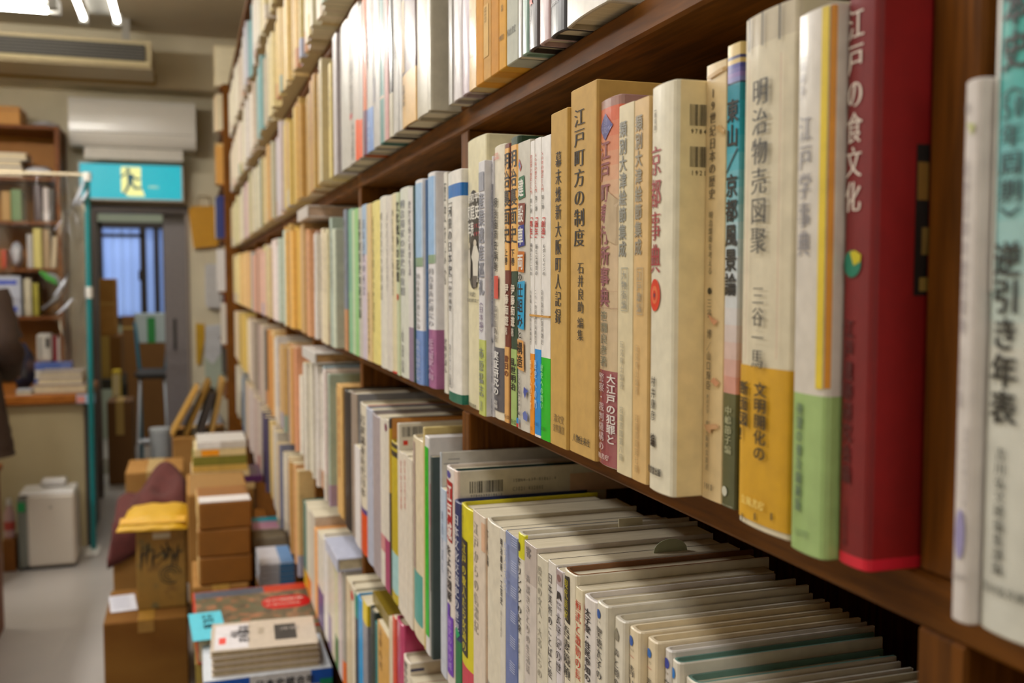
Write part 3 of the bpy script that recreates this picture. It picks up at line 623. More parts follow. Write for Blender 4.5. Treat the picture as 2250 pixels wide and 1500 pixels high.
# ------------------------------------------------------------------ shelf just above eye level: the row seen from below
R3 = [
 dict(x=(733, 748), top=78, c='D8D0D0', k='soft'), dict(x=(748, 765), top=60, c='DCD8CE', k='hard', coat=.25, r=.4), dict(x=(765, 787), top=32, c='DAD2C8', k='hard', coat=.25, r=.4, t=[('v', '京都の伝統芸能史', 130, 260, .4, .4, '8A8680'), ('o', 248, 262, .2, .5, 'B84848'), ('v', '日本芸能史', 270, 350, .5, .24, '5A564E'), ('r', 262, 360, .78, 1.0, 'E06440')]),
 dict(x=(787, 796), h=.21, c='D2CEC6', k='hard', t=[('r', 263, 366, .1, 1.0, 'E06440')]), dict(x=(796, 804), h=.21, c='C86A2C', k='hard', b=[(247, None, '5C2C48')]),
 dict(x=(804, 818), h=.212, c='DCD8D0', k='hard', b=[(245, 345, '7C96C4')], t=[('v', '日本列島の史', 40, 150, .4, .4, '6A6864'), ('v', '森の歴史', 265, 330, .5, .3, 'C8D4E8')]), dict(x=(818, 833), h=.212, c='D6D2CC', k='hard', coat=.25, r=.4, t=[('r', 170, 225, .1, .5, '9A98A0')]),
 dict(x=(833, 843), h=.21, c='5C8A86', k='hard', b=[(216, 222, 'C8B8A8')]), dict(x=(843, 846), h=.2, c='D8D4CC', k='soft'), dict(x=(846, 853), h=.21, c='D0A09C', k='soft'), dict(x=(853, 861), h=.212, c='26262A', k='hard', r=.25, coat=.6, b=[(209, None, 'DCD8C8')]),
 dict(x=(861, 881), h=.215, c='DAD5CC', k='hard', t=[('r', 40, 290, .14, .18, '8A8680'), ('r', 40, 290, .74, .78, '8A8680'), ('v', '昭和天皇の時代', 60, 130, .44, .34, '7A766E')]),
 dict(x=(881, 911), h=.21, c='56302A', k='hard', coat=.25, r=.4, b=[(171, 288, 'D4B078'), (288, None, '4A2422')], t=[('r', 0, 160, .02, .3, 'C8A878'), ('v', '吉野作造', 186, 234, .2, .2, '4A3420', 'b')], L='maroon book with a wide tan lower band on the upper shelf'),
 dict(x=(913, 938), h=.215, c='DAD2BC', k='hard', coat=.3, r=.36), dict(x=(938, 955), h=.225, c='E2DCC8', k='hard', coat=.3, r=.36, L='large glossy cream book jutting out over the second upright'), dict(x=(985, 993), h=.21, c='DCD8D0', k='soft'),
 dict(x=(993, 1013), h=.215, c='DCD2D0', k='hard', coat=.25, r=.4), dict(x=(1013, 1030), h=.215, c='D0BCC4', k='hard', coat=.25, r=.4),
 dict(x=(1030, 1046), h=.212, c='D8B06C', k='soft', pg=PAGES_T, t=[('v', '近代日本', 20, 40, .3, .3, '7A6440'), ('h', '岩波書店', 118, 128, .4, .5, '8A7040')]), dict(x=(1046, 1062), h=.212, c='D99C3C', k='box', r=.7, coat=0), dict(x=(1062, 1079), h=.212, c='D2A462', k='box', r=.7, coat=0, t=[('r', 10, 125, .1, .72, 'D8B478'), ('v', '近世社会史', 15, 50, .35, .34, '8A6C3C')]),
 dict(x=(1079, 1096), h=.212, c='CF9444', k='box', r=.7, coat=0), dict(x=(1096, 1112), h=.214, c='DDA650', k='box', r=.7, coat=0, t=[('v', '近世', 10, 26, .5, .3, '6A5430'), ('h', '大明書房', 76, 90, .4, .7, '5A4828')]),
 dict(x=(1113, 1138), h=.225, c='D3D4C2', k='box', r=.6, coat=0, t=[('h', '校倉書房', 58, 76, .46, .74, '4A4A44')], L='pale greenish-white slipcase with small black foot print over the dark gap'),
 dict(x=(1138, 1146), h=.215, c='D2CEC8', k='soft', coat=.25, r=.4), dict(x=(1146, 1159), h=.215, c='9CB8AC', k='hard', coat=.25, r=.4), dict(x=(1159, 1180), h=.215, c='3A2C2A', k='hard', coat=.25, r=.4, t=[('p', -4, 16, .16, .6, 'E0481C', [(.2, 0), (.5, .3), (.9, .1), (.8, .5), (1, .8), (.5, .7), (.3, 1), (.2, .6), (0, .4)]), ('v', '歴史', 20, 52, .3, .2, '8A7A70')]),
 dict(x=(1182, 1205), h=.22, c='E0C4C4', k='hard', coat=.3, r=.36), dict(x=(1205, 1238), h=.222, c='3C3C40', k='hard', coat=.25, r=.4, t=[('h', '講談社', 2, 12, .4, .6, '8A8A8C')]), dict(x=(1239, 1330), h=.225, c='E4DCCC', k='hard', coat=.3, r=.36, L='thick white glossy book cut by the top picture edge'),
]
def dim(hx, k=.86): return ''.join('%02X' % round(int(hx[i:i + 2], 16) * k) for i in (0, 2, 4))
for e in R3: e['c'] = dim(e['c'], .86 if sum(int(e['c'][i:i + 2], 16) for i in (0, 2, 4)) > 540 else .95)      # upper-shelf colours darkened, standing in for weaker light on this row
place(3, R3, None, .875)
# ------------------------------------------------------------------ shelf just below eye level
R5B = [
 dict(x=(740, 754), top=842, c='C4A06C', k='box', r=.7, coat=0, y=900, t=[('v', '近世庶民史料集', 870, 1050, .4, .3, 'A06848')]), dict(x=(754, 767), top=853, c='1F1B1C', k='hard', y=900),
 dict(x=(769, 781), top=858, c='9A8C80', k='hard', coat=.25, r=.4, near='8E8E94', y=930), dict(x=(779, 790), top=976, c='E2DEDC', k='soft', y=1050, b=[(1196, None, '6A4440')]),
 dict(x=(790, 803), top=882, c='DAD2C0', k='hard', near='C8683C', y=960, b=[(1105, 1116, '4A3C78', 's'), (1116, None, 'D0582C', 's')], t=[('v', '岩波講座近代日本', 910, 1090, .5, .76, '4A4440', 'm')], L='white book with black title, orange cover edge and orange foot on the shelf below'),
 dict(x=(803, 816), top=893, c='B6BAC8', k='hard', coat=.25, r=.4, y=1000, near='9C9890'), dict(x=(816, 834), top=906, c='A89EA0', k='hard', coat=.25, r=.4, y=1000, near='908C8C'), dict(x=(835, 844), top=917, c='DED8CC', k='soft', y=1000, b=[(1165, 1200, 'C89090')]),
 dict(x=(844, 854), top=918, c='D8D2C6', k='soft', y=1000, t=[('o', 930, 948, .2, .7, '6A1C44')], b=[(1176, None, 'A04468')]), dict(x=(854, 857), top=918, c='3A2E28', near='C08850', k='hard', y=1000, b=[(940, 1080, 'B89838', 's')]),
 dict(x=(857, 873), top=966, c='BCA92C', k='hard', y=1080, b=[(967, 996, '26241E', 's'), (977, 984, 'B8A828', 's'), (1202, 1286, 'A8CCCC', 'a')], L='mustard-yellow book with black cap and pale cyan foot below the second upright'),
 dict(x=(873, 876), top=929, c='E0DACC', k='hard', y=1050, n=[('bar', 884, 928, 938, 960, K), ('r', 886, 896, 968, 978, 'C84030')]), dict(x=(876, 886), top=990, c='E0D8CA', k='soft', y=1120, t=[('v', '日本の古代遺跡', 1010, 1120, .6, .3, 'B85850')]), dict(x=(886, 895), top=994, c='E0D8CA', k='soft', y=1120, t=[('v', '日本の古代史料', 1010, 1120, .5, .34, 'B85850')]), dict(x=(895, 905), top=1004, c='DDD5C6', k='soft', y=1120),
 dict(x=(905, 929), top=955, c='DED2B6', k='hard', y=1120, t=[('r', 970, 1245, .04, .34, 'A8948C'), ('v', '古代国家と東国', 985, 1230, .2, .22, 'C8B8AC'), ('r', 1256, 1366, 0, 1, '5EA098')], L='cream book with taupe strip and teal foot band'),
 dict(x=(930, 934), top=938, c='C0AE7C', k='box', r=.7, coat=0, y=1120), dict(x=(934, 943), top=956, c='E2E0DE', k='box', r=.4, y=1150, t=[('r', 982, 1394, .08, .92, '3CB414'), ('v', '日本史リブレット', 1000, 1300, .42, .3, '2A7A14')], L='white boxed book with bright green spine stripe'),
 dict(x=(945, 961), top=1002, c='465250', k='soft', y=1150, t=[('r', 1066, 1165, .02, .4, 'A01C30'), ('r', 1165, 1300, .02, .3, '6A3A20')], L='dark slate-green book beside the bright green stripe'),
 dict(x=(966.5, 969), top=993, c='C0C6CC', near='D2D0C8', k='soft', y=1100, L='thin pale booklet with a grey sketch on its cover, just past the upright', n=[('r', 975, 1008, 1018, 1020, '9A9A9A'), ('r', 985, 1010, 1008, 1010, '9A9A9A'), ('r', 980, 1006, 1030, 1034, 'A8A8A8')]),
 dict(x=(968, 979.5), top=1070, c='B8C6D6', k='soft', y=1250, b=[(1180, None, 'C8CCD6')], t=[('v', '地図で読む', 1120, 1260, .4, .3, '8C98AC')]),
 dict(x=(979, 996), top=1021, c='E2DAD2', k='hard', y=1250, L='white book with a red title panel and purple foot block, just past the upright',
      t=[('o', 1034, 1050, .2, .7, '4A4890'), ('p', 1054, 1190, .16, .86, 'A01C28', [(0, 0), (1, .03), (.94, 1), (.02, .96)]), ('v', '江戸城', 1062, 1186, .52, .56, 'EDE4DC', 'b'), ('v', 'をよむ図解', 1196, 1320, .46, .6, '2A2424', 'b'), ('r', 1324, 1356, .26, .6, '5A2CA0'), ('r', 1352, 1480, .26, .9, '6A38A8'), ('v', '歴史の中の城', 1358, 1470, .6, .34, 'B8A0D8')]),
]
R5A = [
 dict(x=(996, 1004), top=1030, c='E0CCC0', near='DDD6C6', k='hard', y=1080, D=.15, L='tall book showing its cream cover with barcode and ISBN print', tail='284440',
      n=[('bar', 1032, 1104, 1058, 1084, K), ('h', '9784639018612', 1033, 1104, 1086, 1093, K), ('h', 'ISBN4-639-01861-4', 1126, 1222, 1050, 1060, '5A564E'), ('h', 'C3021 ¥3200E', 1126, 1194, 1068, 1079, '5A564E'), ('r', 1252, 1400, 1040, 1080, 'DCBCA4')]),
 dict(x=(996.5, 1010.5), top=1096, c='1C2A5C', k='hard', y=1250, b=[(1395, None, '147044', 's')], t=[('v', '日本文化交流史の世界', 1128, 1390, .5, .66, 'DCDCE4', 'm'), ('p', 1376, 1402, .2, .9, '2C9A6A', [(0, .5), (.5, 0), (1, .5), (.5, 1)])], L='navy book with white title and green foot'),
 dict(x=(1010.5, 1037), top=1103, c='D6CC1C', near='DCAC24', k='hard', y=1250, b=[(1446, None, 'C04858', 's')], t=[('v', '江戸開府四百年', 1110, 1180, .2, .18, '8A8424'), ('r', 1184, 1436, .06, .64, '26241E'), ('v', '江戸の歌人たち女流の', 1192, 1430, .36, .4, 'D6C81C', 'm')], L='bright yellow book with a black title panel and red foot'),
 dict(x=(1039, 1065), top=1118, c='DFD2C2', near='DCC0A8', k='soft', y=1300, t=[('v', '江戸からの信濃紀', 1146, 1392, .3, .4, 'A09A90', 'm'), ('r', 1150, 1212, .76, 1, 'E0BCA0')]),
 dict(x=(1066, 1097), top=1136, c='DFD8C6', k='hard', y=1300, b=[(1488, None, '98948E')], t=[('v', '下人論', 1162, 1244, .08, .28, '24201C', 'm'), ('v', '中世の異人', 1350, 1420, .08, .1, '8A8478')], L='cream hardback with black title hugging its far edge, beside the peach-marked one'),
 dict(x=(1098, 1110), top=1158, c='DDD8CC', k='soft', y=1320, t=[('v', '明治維新・工芸史', 1182, 1328, .34, .44, '3A3632', 'b'), ('v', '国文学研究', 1340, 1400, .3, .26, '9A948A')]),
 dict(x=(1110, 1136), top=1164, c='8C96B4', k='soft', y=1320, b=ramp([(1200, '98A2BE'), (1330, '7884AC'), (1500, '6A78A6')], 6), L='blue-grey book with rows of short white lines on its spine',
      t=[('r', y_ + j * 5, y_ + j * 5 + 1.4, .6, .98, 'C8CEE0') for y_ in (1180, 1235, 1290, 1345, 1400, 1455) for j in range(5)] + [('v', '歴史人口学研究', 1190, 1300, .24, .3, 'A8B0CC')]),
 dict(x=(1136, 1151), top=1166, c='E2DDD0', k='hard', y=1340, b=[(None, 1220, 'D8D45C', 's')], t=[('o', 1190, 1210, .1, .5, '2C3440'), ('v', 'キリシタンの女達', 1222, 1390, .34, .74, '2A2824', 'm'), ('v', '茶の湯と信仰', 1400, 1470, .3, .3, '6A665E')], L='white book with yellow head block and small dark seal'),
 dict(x=(1151, 1178), top=1185, c='D6CEC6', k='soft', y=1340, coat=.5, b=[(None, 1270, 'C4BAB2', 's')], t=[('v', '客', 1200, 1226, .4, .4, '8A8482', 'b'), ('v', '声説ききとりの生活誌', 1262, 1480, .36, .34, '9A948E', 'm')]),
 dict(x=(1179, 1203), top=1216, c='DED6BE', k='soft', y=1340, b=[(1216, 1490, 'D8D2C0', 's')], t=[('v', '鹿島の文人・大名たちの', 1242, 1490, .3, .44, 'A8A294', 'm')]),
 dict(x=(1203, 1221), top=1228, c='E0DBD2', k='soft', y=1360, t=[('v', '日本美術のことばと絵', 1258, 1490, .34, .56, '3A3632', 'm')]),
 dict(x=(1221.5, 1236), top=1246, c='E0DADC', k='soft', y=1380, t=[('r', 1250, 1285, .04, .94, 'B0A0A0'), ('o', 1262, 1278, .2, .8, '8A6A66'), ('p', 1300, 1320, .1, .9, '2A2626', [(.2, 0), (.7, 0), (1, .9), (.6, .6), (.1, 1)]), ('h', '歴史', 1322, 1330, .5, .8, '4A4644'), ('h', '日本史', 1331, 1340, .5, .8, '4A4644'), ('v', '太平記の世', 1345, 1480, .46, .84, '2E2A28', 'm')]),
 dict(x=(1236, 1263), top=1245, c='E2DAC6', k='hard', y=1380, tail='7A5438', t=[('p', 1262, 1366, .0, .62, '201C14', [(0, .06), (.95, 0), (1, 1), (0, .96)]), ('v', '現代語訳', 1270, 1360, .28, .4, 'C0B43C', 'm'), ('v', '吾妻鏡頼', 1372, 1490, .34, .66, '26221E', 'm')], L='cream book with a black label of yellow letters at its head'),
 dict(x=(1263.5, 1279.5), top=1286, c='E3D9BE', k='soft', y=1400, t=[('v', '桓武と激動の長', 1318, 1494, .42, .8, 'B8402C', 'm')], L='cream paperback with a red title column on the shelf below'),
 dict(x=(1279.5, 1308), top=1302, c='E0DAD4', k='hard', y=1400, t=[('v', '太子堂・住民参加の', 1336, 1498, .42, .5, '242020', 'b'), ('v', '再発見', 1326, 1390, .1, .2, 'B07A70')]),
 dict(x=(1308, 1332), top=1316, c='E0DACA', k='hard', y=1420, t=[('o', 1338, 1358, .1, .5, '2C5498'), ('h', '32', 1361, 1368, .36, .3, '8A8478'), ('v', '聖徳太子の', 1376, 1494, .36, .6, '2E2A28', 'm')], L='cream book with blue globe mark, first of its series from the upright'),
 dict(x=(1347, 1370), top=1350, c='E0DACA', k='hard', y=1440, t=[('p', 1378, 1406, .1, .6, '8A8474', [(.5, 0), (1, .5), (.9, 1), (.1, 1), (0, .5)]), ('v', '声と顔の', 1424, 1510, .36, .54, '2E2A28', 'm')], L='cream book with a small grey stone-shaped drawing'),
 dict(x=(1379.5, 1404), top=1372, c='E4D6BA', k='hard', y=1450, t=[('o', 1396, 1418, .1, .5, '3058A0'), ('h', '126', 1422, 1430, .4, .4, '8A7C64'), ('r', 1440, 1441.5, .1, .6, 'C08070'), ('v', '青い目', 1460, 1540, .38, .6, '2E2A28', 'm')], L='peach-cream book with blue globe mark and thin red line'),
 dict(x=(1419, 1442), top=1396, c='E4D6BA', k='hard', y=1460, t=[('o', 1424, 1444, .06, .56, '2C68B4'), ('h', '125', 1450, 1458, .4, .4, '8A7C64'), ('r', 1466, 1467.5, .1, .6, 'C08070'), ('v', '青い空', 1488, 1570, .38, .6, '2E2A28', 'm')], L='peach-cream book with brighter blue globe mark, nearer of the two'),
 dict(x=(1458, 1474), top=1420, c='DDD8D0', k='hard', y=1470, t=[('o', 1445, 1468, .1, .8, '2C3C98'), ('h', '28', 1474, 1482, .5, .5, '8A7C64'), ('v', '宗の', 1490, 1560, .5, .7, '2E2A28', 'm')]),
 dict(x=(1474, 1492), top=1444, c='DFDACC', k='hard', y=1490, tail='6A8A80', t=[('o', 1466, 1490, .06, .56, '2C78C0')], L='white book with green-edged boards and light blue globe mark'),
 dict(x=(1503, 1530), top=1482, c='E0DACA', k='hard', y=1500, tail='6A8A80'),
 dict(x=(1540, 1566), top=1512, c='DCD6C8', k='hard', y=1530), dict(x=(1580, 1612), top=1536, c='DCD4C0', k='hard', y=1560), dict(x=(1626, 1660), top=1562, c='D8D0BC', k='hard', y=1590, tail='5A8090'),
]
ch5 = place(5, R5B, 1000)
place(5, R5A, 1250, SPINE / S, ch5)
# ------------------------------------------------------------------ lowest shelf
R6 = [
 dict(x=(666, 674), top=1100, c='4C7870', k='hard', b=[(1240, None, 'C8A83C')]), dict(x=(674, 683), top=1112, c='DAD6C6', k='soft', b=[(1255, None, 'D88A3C')]), dict(x=(683, 692), top=1122, c='CFC6B8', k='soft'),
 dict(x=(692, 697), top=1160, c='D8A06C', near='DCA670', k='box', r=.7, coat=0, t=[]), dict(x=(698, 709), top=1166, c='DED8CC', k='soft', b=[(1280, None, '54487A')]), dict(x=(709, 720), top=1176, c='E2DEDA', k='hard'),
 dict(x=(720, 727), top=1204, c='CFC8BC', k='soft', b=[(1340, None, '8A7C9C')]), dict(x=(727, 735), top=1214, c='D8D0C0', k='soft'), dict(x=(735, 742), top=1226, c='D2D0B0', k='soft', b=[(1386, None, '3C7038')]), dict(x=(742, 750), top=1238, c='CFC4C4', k='soft'),
 dict(x=(750, 760), top=1250, c='A8A49C', k='hard', b=[(1440, None, 'D8723C')]), dict(x=(760, 769), top=1266, c='D2C4A8', k='soft'), dict(x=(769, 778), top=1278, c='DAD0BC', k='hard', t=[('o', 1298, 1318, .2, .8, 'C03838')]),
 dict(x=(779, 784), top=1300, c='2C8C7C', k='soft', b=[(1350, None, '3A3840')]), dict(x=(784, 796), top=1304, c='1C94CC', k='hard', L='sky-blue book on the lowest shelf'), dict(x=(796, 806), top=1314, c='E4CC28', k='soft', b=[(1358, None, '8E8E96')], L='book with bright yellow head and grey spine on the lowest shelf'),
 dict(x=(811, 821), top=1330, c='24302C', near='1F2926', k='hard', D=.15), dict(x=(823, 829), top=1362, c='2C7C78', k='hard'), dict(x=(829, 853), top=1360, c='CFA464', k='soft', t=[('v', '近世の村', 1380, 1470, .3, .3, '8A6C40')]),
 dict(x=(854, 862), top=1352, c='D8CBB4', k='soft'), dict(x=(862, 869), top=1350, c='CC5440', k='soft'), dict(x=(869, 884), top=1352, c='BC4A70', near='B83A68', k='hard', r=.25, coat=.6, L='magenta-pink box book on the lowest shelf'),
 dict(x=(884, 898), top=1434, c='E2DACA', near='E6DECC', k='hard', t=[('v', '都市の祭', 1452, 1510, .5, .5, '3A3632', 'm')], n=[('r', 902, 932, 1470, 1476, '3A3C5C')]), dict(x=(900, 912), top=1484, c='D8D0BC', k='soft'), dict(x=(915, 930), top=1500, c='B83C38', k='soft'),
]
for e in R6: e['y'] = (e['top'] + 1400) / 2
place(6, R6, 1300)

# ------------------------------------------------------------------ the receding part of every shelf
IND_Y = 2.03                                         # nearer than this every book is a thing of its own
def lerp_stops(st, px):
    if px <= st[0][0]: return st[0][1]
    for (a, va), (b, vb) in zip(st, st[1:]):
        if px <= b: return va + (vb - va) * (px - a) / (b - a)
    return st[-1][1]
def jitter(hx, a, rnd):
    k = 1 + rnd.uniform(-a, a); q = 6
    v = [int(hx[i:i + 2], 16) for i in (0, 2, 4)]; g = .3 * v[0] + .6 * v[1] + .1 * v[2]
    w = [g + (x - g) * .8 + c for x, c in zip(v, (7, 5, 1))]
    return ''.join('%02X' % max(0, min(255, int(round(x * k / q) * q))) for x in w)
def fill(row, y_near, pal, tops, seed, X=SPINE, tmin=.016, tmax=.036, hs=None, y_far=END_Y - .03):
    """books one after another from y_far towards the camera; colours follow what stands at that place in the photograph"""
    rnd = random.Random(seed); zb = board_top(row); y = y_far
    while y > y_near + tmin:
        t = min(rnd.uniform(tmin, tmax), y - y_near)
        Yf, Yn = y, y - t
        gap = next(((a, b) for a, b in POSTS if Yn < b + .001 and Yf > a - .001), None)
        if gap:
            if Yf - gap[1] > .012: Yn = gap[1] + .001; t = Yf - Yn
            else: y = gap[0] - .001; continue
        Xs = X + rnd.uniform(-.010, .012)
        p = Vector((Xs, (Yf + Yn) / 2, zb + .1)); px = proj(p)[0]
        i = max(range(len(pal)), key=lambda j: -abs(pal[j][0] - px)); col = jitter(dim(pal[i][1], .93) if row <= 3 else pal[i][1], .07, rnd)  # upper rows get their weaker light through darker colour too
        if rnd.random() < .04: col = rnd.choice(['8C9CA0', '9C7468', 'A8B4A4', '7A7C90', 'B8A878', 'C8C4C0', 'A8948C'])
        if tops:
            yt = lerp_stops(tops, px); z = at_X(px, yt, Xs).z; h = z - zb + rnd.uniform(-.014, .010)
        else: h = rnd.choice((.19, .197, .21, .212, .215, .188)) + rnd.uniform(-.006, .006)
        h = max(.125, min(h, PITCHZ - TH - .012))
        D = min(h * .7, .15)
        kind = rnd.choice(('hard', 'soft', 'soft', 'box'))
        foot = None; bands = []
        if rnd.random() < .2 and kind != 'box':
            foot = rnd.choice(['B08078', '9CA0B0', 'C0B078', '86988E', 'B88A68', 'A08C9C', 'D8D0C4']); bands = [(0, rnd.uniform(.15, .3), foot, 'a')]
        if (Yn + Yf) / 2 < IND_Y:
            tt = []
            dk = '6A6050' if sum(int(col[k:k + 2], 16) for k in (0, 2, 4)) > 330 else 'D8D0C0'
            if t > .014:
                s_ = rnd.choice(('日本近世史の研究', '近代日本の社会史', '古代国家と民衆', '中世村落の構造', '明治維新と地域', '江戸の都市文化', '日本経済史研究'))
                tt.append(('v', s_, h * .93, h * .45, .45, min(.45, .011 / t), dk, 'm'))
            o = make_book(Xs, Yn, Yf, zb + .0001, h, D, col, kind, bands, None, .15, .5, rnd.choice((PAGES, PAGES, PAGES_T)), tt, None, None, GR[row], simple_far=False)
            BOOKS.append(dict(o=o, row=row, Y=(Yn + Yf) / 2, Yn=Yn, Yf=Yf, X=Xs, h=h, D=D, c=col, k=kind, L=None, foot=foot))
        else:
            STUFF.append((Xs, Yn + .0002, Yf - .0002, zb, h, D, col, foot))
        y = Yn - .0003
def nearest_far(row): return max((b['Yf'] for b in BOOKS if b['row'] == row), default=1.0) + .0005
def tops_at(row_h): return None
fill(4, nearest_far(4), [(515, 'D8C890'), (535, 'D2B07C'), (548, 'CCA070'), (560, 'C89888'), (574, 'CFA898'), (585, 'CDBB92'), (595, 'BDB0A0'), (604, 'D8C8C4'), (612, 'B0C2B8'), (624, 'B0C4BC'), (630, 'C49A5C'), (644, 'D6A858'), (655, 'D8AC58'), (668, 'C8A070'), (676, 'C8906C'), (686, 'C49E6C'),
     (698, 'DCD6D0'), (706, 'D8D0B4'), (716, 'CFC6A8'), (725, 'A0B8AC'), (732, 'BCC6B4'), (740, 'D0CDB8'), (748, 'B8A490'), (756, 'D8BC7C'), (761, '6A7488')],
     [(515, 562), (545, 556), (575, 550), (600, 530), (622, 528), (626, 496), (668, 492), (672, 508), (700, 502), (728, 490), (745, 480), (764, 464)], 41)
fill(3, nearest_far(3), [(515, 'D2C8A0'), (528, 'D8CDB8'), (538, 'D0B8B8'), (550, 'CFC3A0'), (562, 'D8D2BC'), (572, '9A9A60'), (582, 'CDB58A'), (592, 'D2A870'), (600, 'CFC5AE'), (612, 'C9C0C8'), (620, 'C8B8A8'), (630, 'D6B86A'), (642, 'D4B266'), (656, 'C79C58'), (680, 'BC9358'), (698, 'C9AE78'), (708, 'D0C098'), (716, 'CFB47C'), (727, 'DCCB80')],
     None, 31, X=.875 * S)
fill(2, at_X(800, 0, .86 * S).y - .25, [(515, 'D8D0BC'), (530, 'DDD6C6'), (545, 'E0D8D4'), (560, 'D8C0B0'), (570, '7EB0B8'), (580, 'CFC6B4'), (590, 'D8CBA0'), (610, 'D2B878'), (640, 'D5BE86'), (655, 'D0B070'), (668, 'DCCDA6'), (684, 'E0D4B8'), (689, 'C8482C'), (700, 'E0D6C0'), (740, 'E0D8BC'), (770, 'C8A860')],
     None, 21, X=.86 * S)
fill(1, at_X(660, 0, .86 * S).y - .1, [(515, 'E0DACB'), (528, 'D8CFC0'), (540, 'D8D8E4'), (550, '8CC0C8'), (560, 'E0D8C8'), (580, 'D8C898'), (610, 'D4C08C'), (640, 'D8CCA8')], None, 11, X=.86 * S)
fill(5, nearest_far(5), [(518, 'C9BCA6'), (527, 'B8A468'), (534, 'C4A860'), (545, 'CFC4AE'), (553, 'C8BCB0'), (562, '8C7C72'), (572, 'A89890'), (582, 'B4A49C'), (586, '2E2A2A'), (592, 'C08A50'), (600, 'C9A878'), (606, 'C9C0BE'), (612, 'A8A860'), (618, 'C09A64'), (634, 'C09A64'), (642, 'C98F68'), (652, 'D89878'), (656, '8CB8B0'), (660, 'D8D4CC'), (666, 'DCD6C8'), (680, 'D6D0C0'), (690, 'C8C2B4'), (700, 'D8D4CC'), (712, 'D8D0CC'), (722, 'B89468'), (734, 'C0965C'), (740, 'C9AC7C')],
     [(520, 686), (540, 696), (556, 706), (566, 716), (600, 730), (612, 740), (618, 756), (645, 762), (652, 770), (656, 826), (664, 806), (690, 800), (700, 806), (720, 822), (735, 832), (742, 842)], 51)
fill(6, nearest_far(6), [(521, 'CFC8B8'), (530, 'D2CABC'), (535, '4C6A8C'), (542, 'B4A494'), (552, 'C4B8B4'), (565, 'C8B8B0'), (574, 'B8A8A0'), (580, '3A3560'), (588, 'C8A860'), (596, 'D0B878'), (606, 'C8C0B4'), (614, 'CFB080'), (625, 'DDD6C8'), (632, 'BC9058'), (645, 'C79C6C'), (658, 'D0A878')],
     [(521, 806), (545, 846), (565, 880), (590, 920), (606, 950), (620, 990), (640, 1020), (655, 1040), (664, 1070)], 61)
# the distant books beyond those, too many and too small to tell one from another: one mesh
if STUFF:
    mb = MB()
    for Xs, Yn, Yf, zb, h, D, col, foot in STUFF:
        r = min(.0035, (Yf - Yn) * .2); f_ = h * .2 if foot else 0
        prof = [(Xs + D, Yf), (Xs + r, Yf), (Xs, Yf - r), (Xs, Yn + r), (Xs + r, Yn), (Xs + D, Yn)]
        n = len(prof)
        for z0, z1, c in ([(0, f_, foot)] if foot else []) + [(f_, h, col)]:
            mb.add([(x, y, zb + z0 + .0001) for x, y in prof] + [(x, y, zb + z1) for x, y in prof], [[i, (i + 1) % n, n + (i + 1) % n, n + i] for i in range(n)], mat(c, .5, .2))
        mb.add([(x, y, zb + .0001) for x, y in prof], [list(range(n))], mat('B8A888', .8, 0))
        mb.add([(x, y, zb + h) for x, y in prof], [list(range(n))], mat('C8B898', .8, 0))
    o = mb.build('distant_books')
    tag(o, 'hundreds of small distant books along the receding end of the shelves', 'books', kind='stuff')

# ------------------------------------------------------------------ the bookcase itself
bc = empty('bookcase', (S, 0, 0), 'long brown wooden bookcase filled with old books along the aisle', 'bookcase')
y0b = -0.9
rowocc = {}
for b in BOOKS: rowocc.setdefault(b['row'], []).append((b['Yn'], b['Yf']))
ptop = board_top(0) - TH
allposts = [(-0.55, -0.526)] + POSTS
for k in range(0, 8):
    z1 = board_top(k)
    if k == 7: continue
    mb = MB(); x0 = 0 if k else -.16 * S
    mb.box((x0, y0b, z1 - TH), (DEPTH, END_Y, z1), WOODY, .002)
    mb.build('shelf', bc)
for k in range(1, 7):
    for a, b in allposts:
        if any(yn < b and yf > a for yn, yf in rowocc.get(k, [])): continue
        mb = MB(); mb.box((0.0006, a, board_top(k)), (DEPTH - .0, b, board_top(k - 1) - TH), WOODZ, .0015); mb.build('upright', bc)
mb = MB(); mb.box((DEPTH, y0b, .02), (DEPTH + .012, END_Y, board_top(0)), WOODZ); mb.build('back_panel', bc)
mb = MB(); mb.box((-.27 * S, END_Y, .0), (DEPTH, END_Y + .022, board_top(0)), WOODZ, .003); mb.build('end_panel', bc)
mb = MB(); mb.box((.02, y0b, 0), (DEPTH, END_Y, board_top(6) - TH), WOODY, .002); mb.build('base', bc)

# ------------------------------------------------------------------ labels of the books that carry none yet
def bay_of(y): return sum(1 for a, b in POSTS if (a + b) / 2 < y)
UPR = ['front upright', 'second upright', 'third upright', 'fourth upright', 'fifth upright', 'sixth upright', 'seventh upright', 'eighth upright']
cnt = {}
for b in sorted(BOOKS, key=lambda q: (q['row'], q['Y'])):
    bay = bay_of(b['Y']); k = (b['row'], bay); cnt[k] = cnt.get(k, 0) + 1; n = cnt[k]
    if b['L']: lab = b['L']
    else:
        t = b['Yf'] - b['Yn']
        size = 'thin' if t < .016 else 'thick' if t > .04 else ''
        kd = {'hard': 'hardback', 'soft': 'paperback', 'box': 'slipcase'}[b['k']]
        w = [size, cname(b['c']), kd]
        if b['foot'] and cname(b['foot']) != cname(b['c']): w += ['with', cname(b['foot']), 'foot']
        w = [x for x in w if x]
        where = ('beyond the ' + UPR[bay - 1]) if bay else 'nearer than the front upright'
        lab = ' '.join(w) + ', ' + ORD[min(n, len(ORD)) - 1] + ' ' + where + ', ' + ROWNAME[b['row']]
    b['o']['label'] = lab if len(lab.split()) <= 16 else ' '.join(x for x in lab.split() if x not in ('thin', 'thick'))
print('BOOKS', len(BOOKS), 'STUFF', len(STUFF))
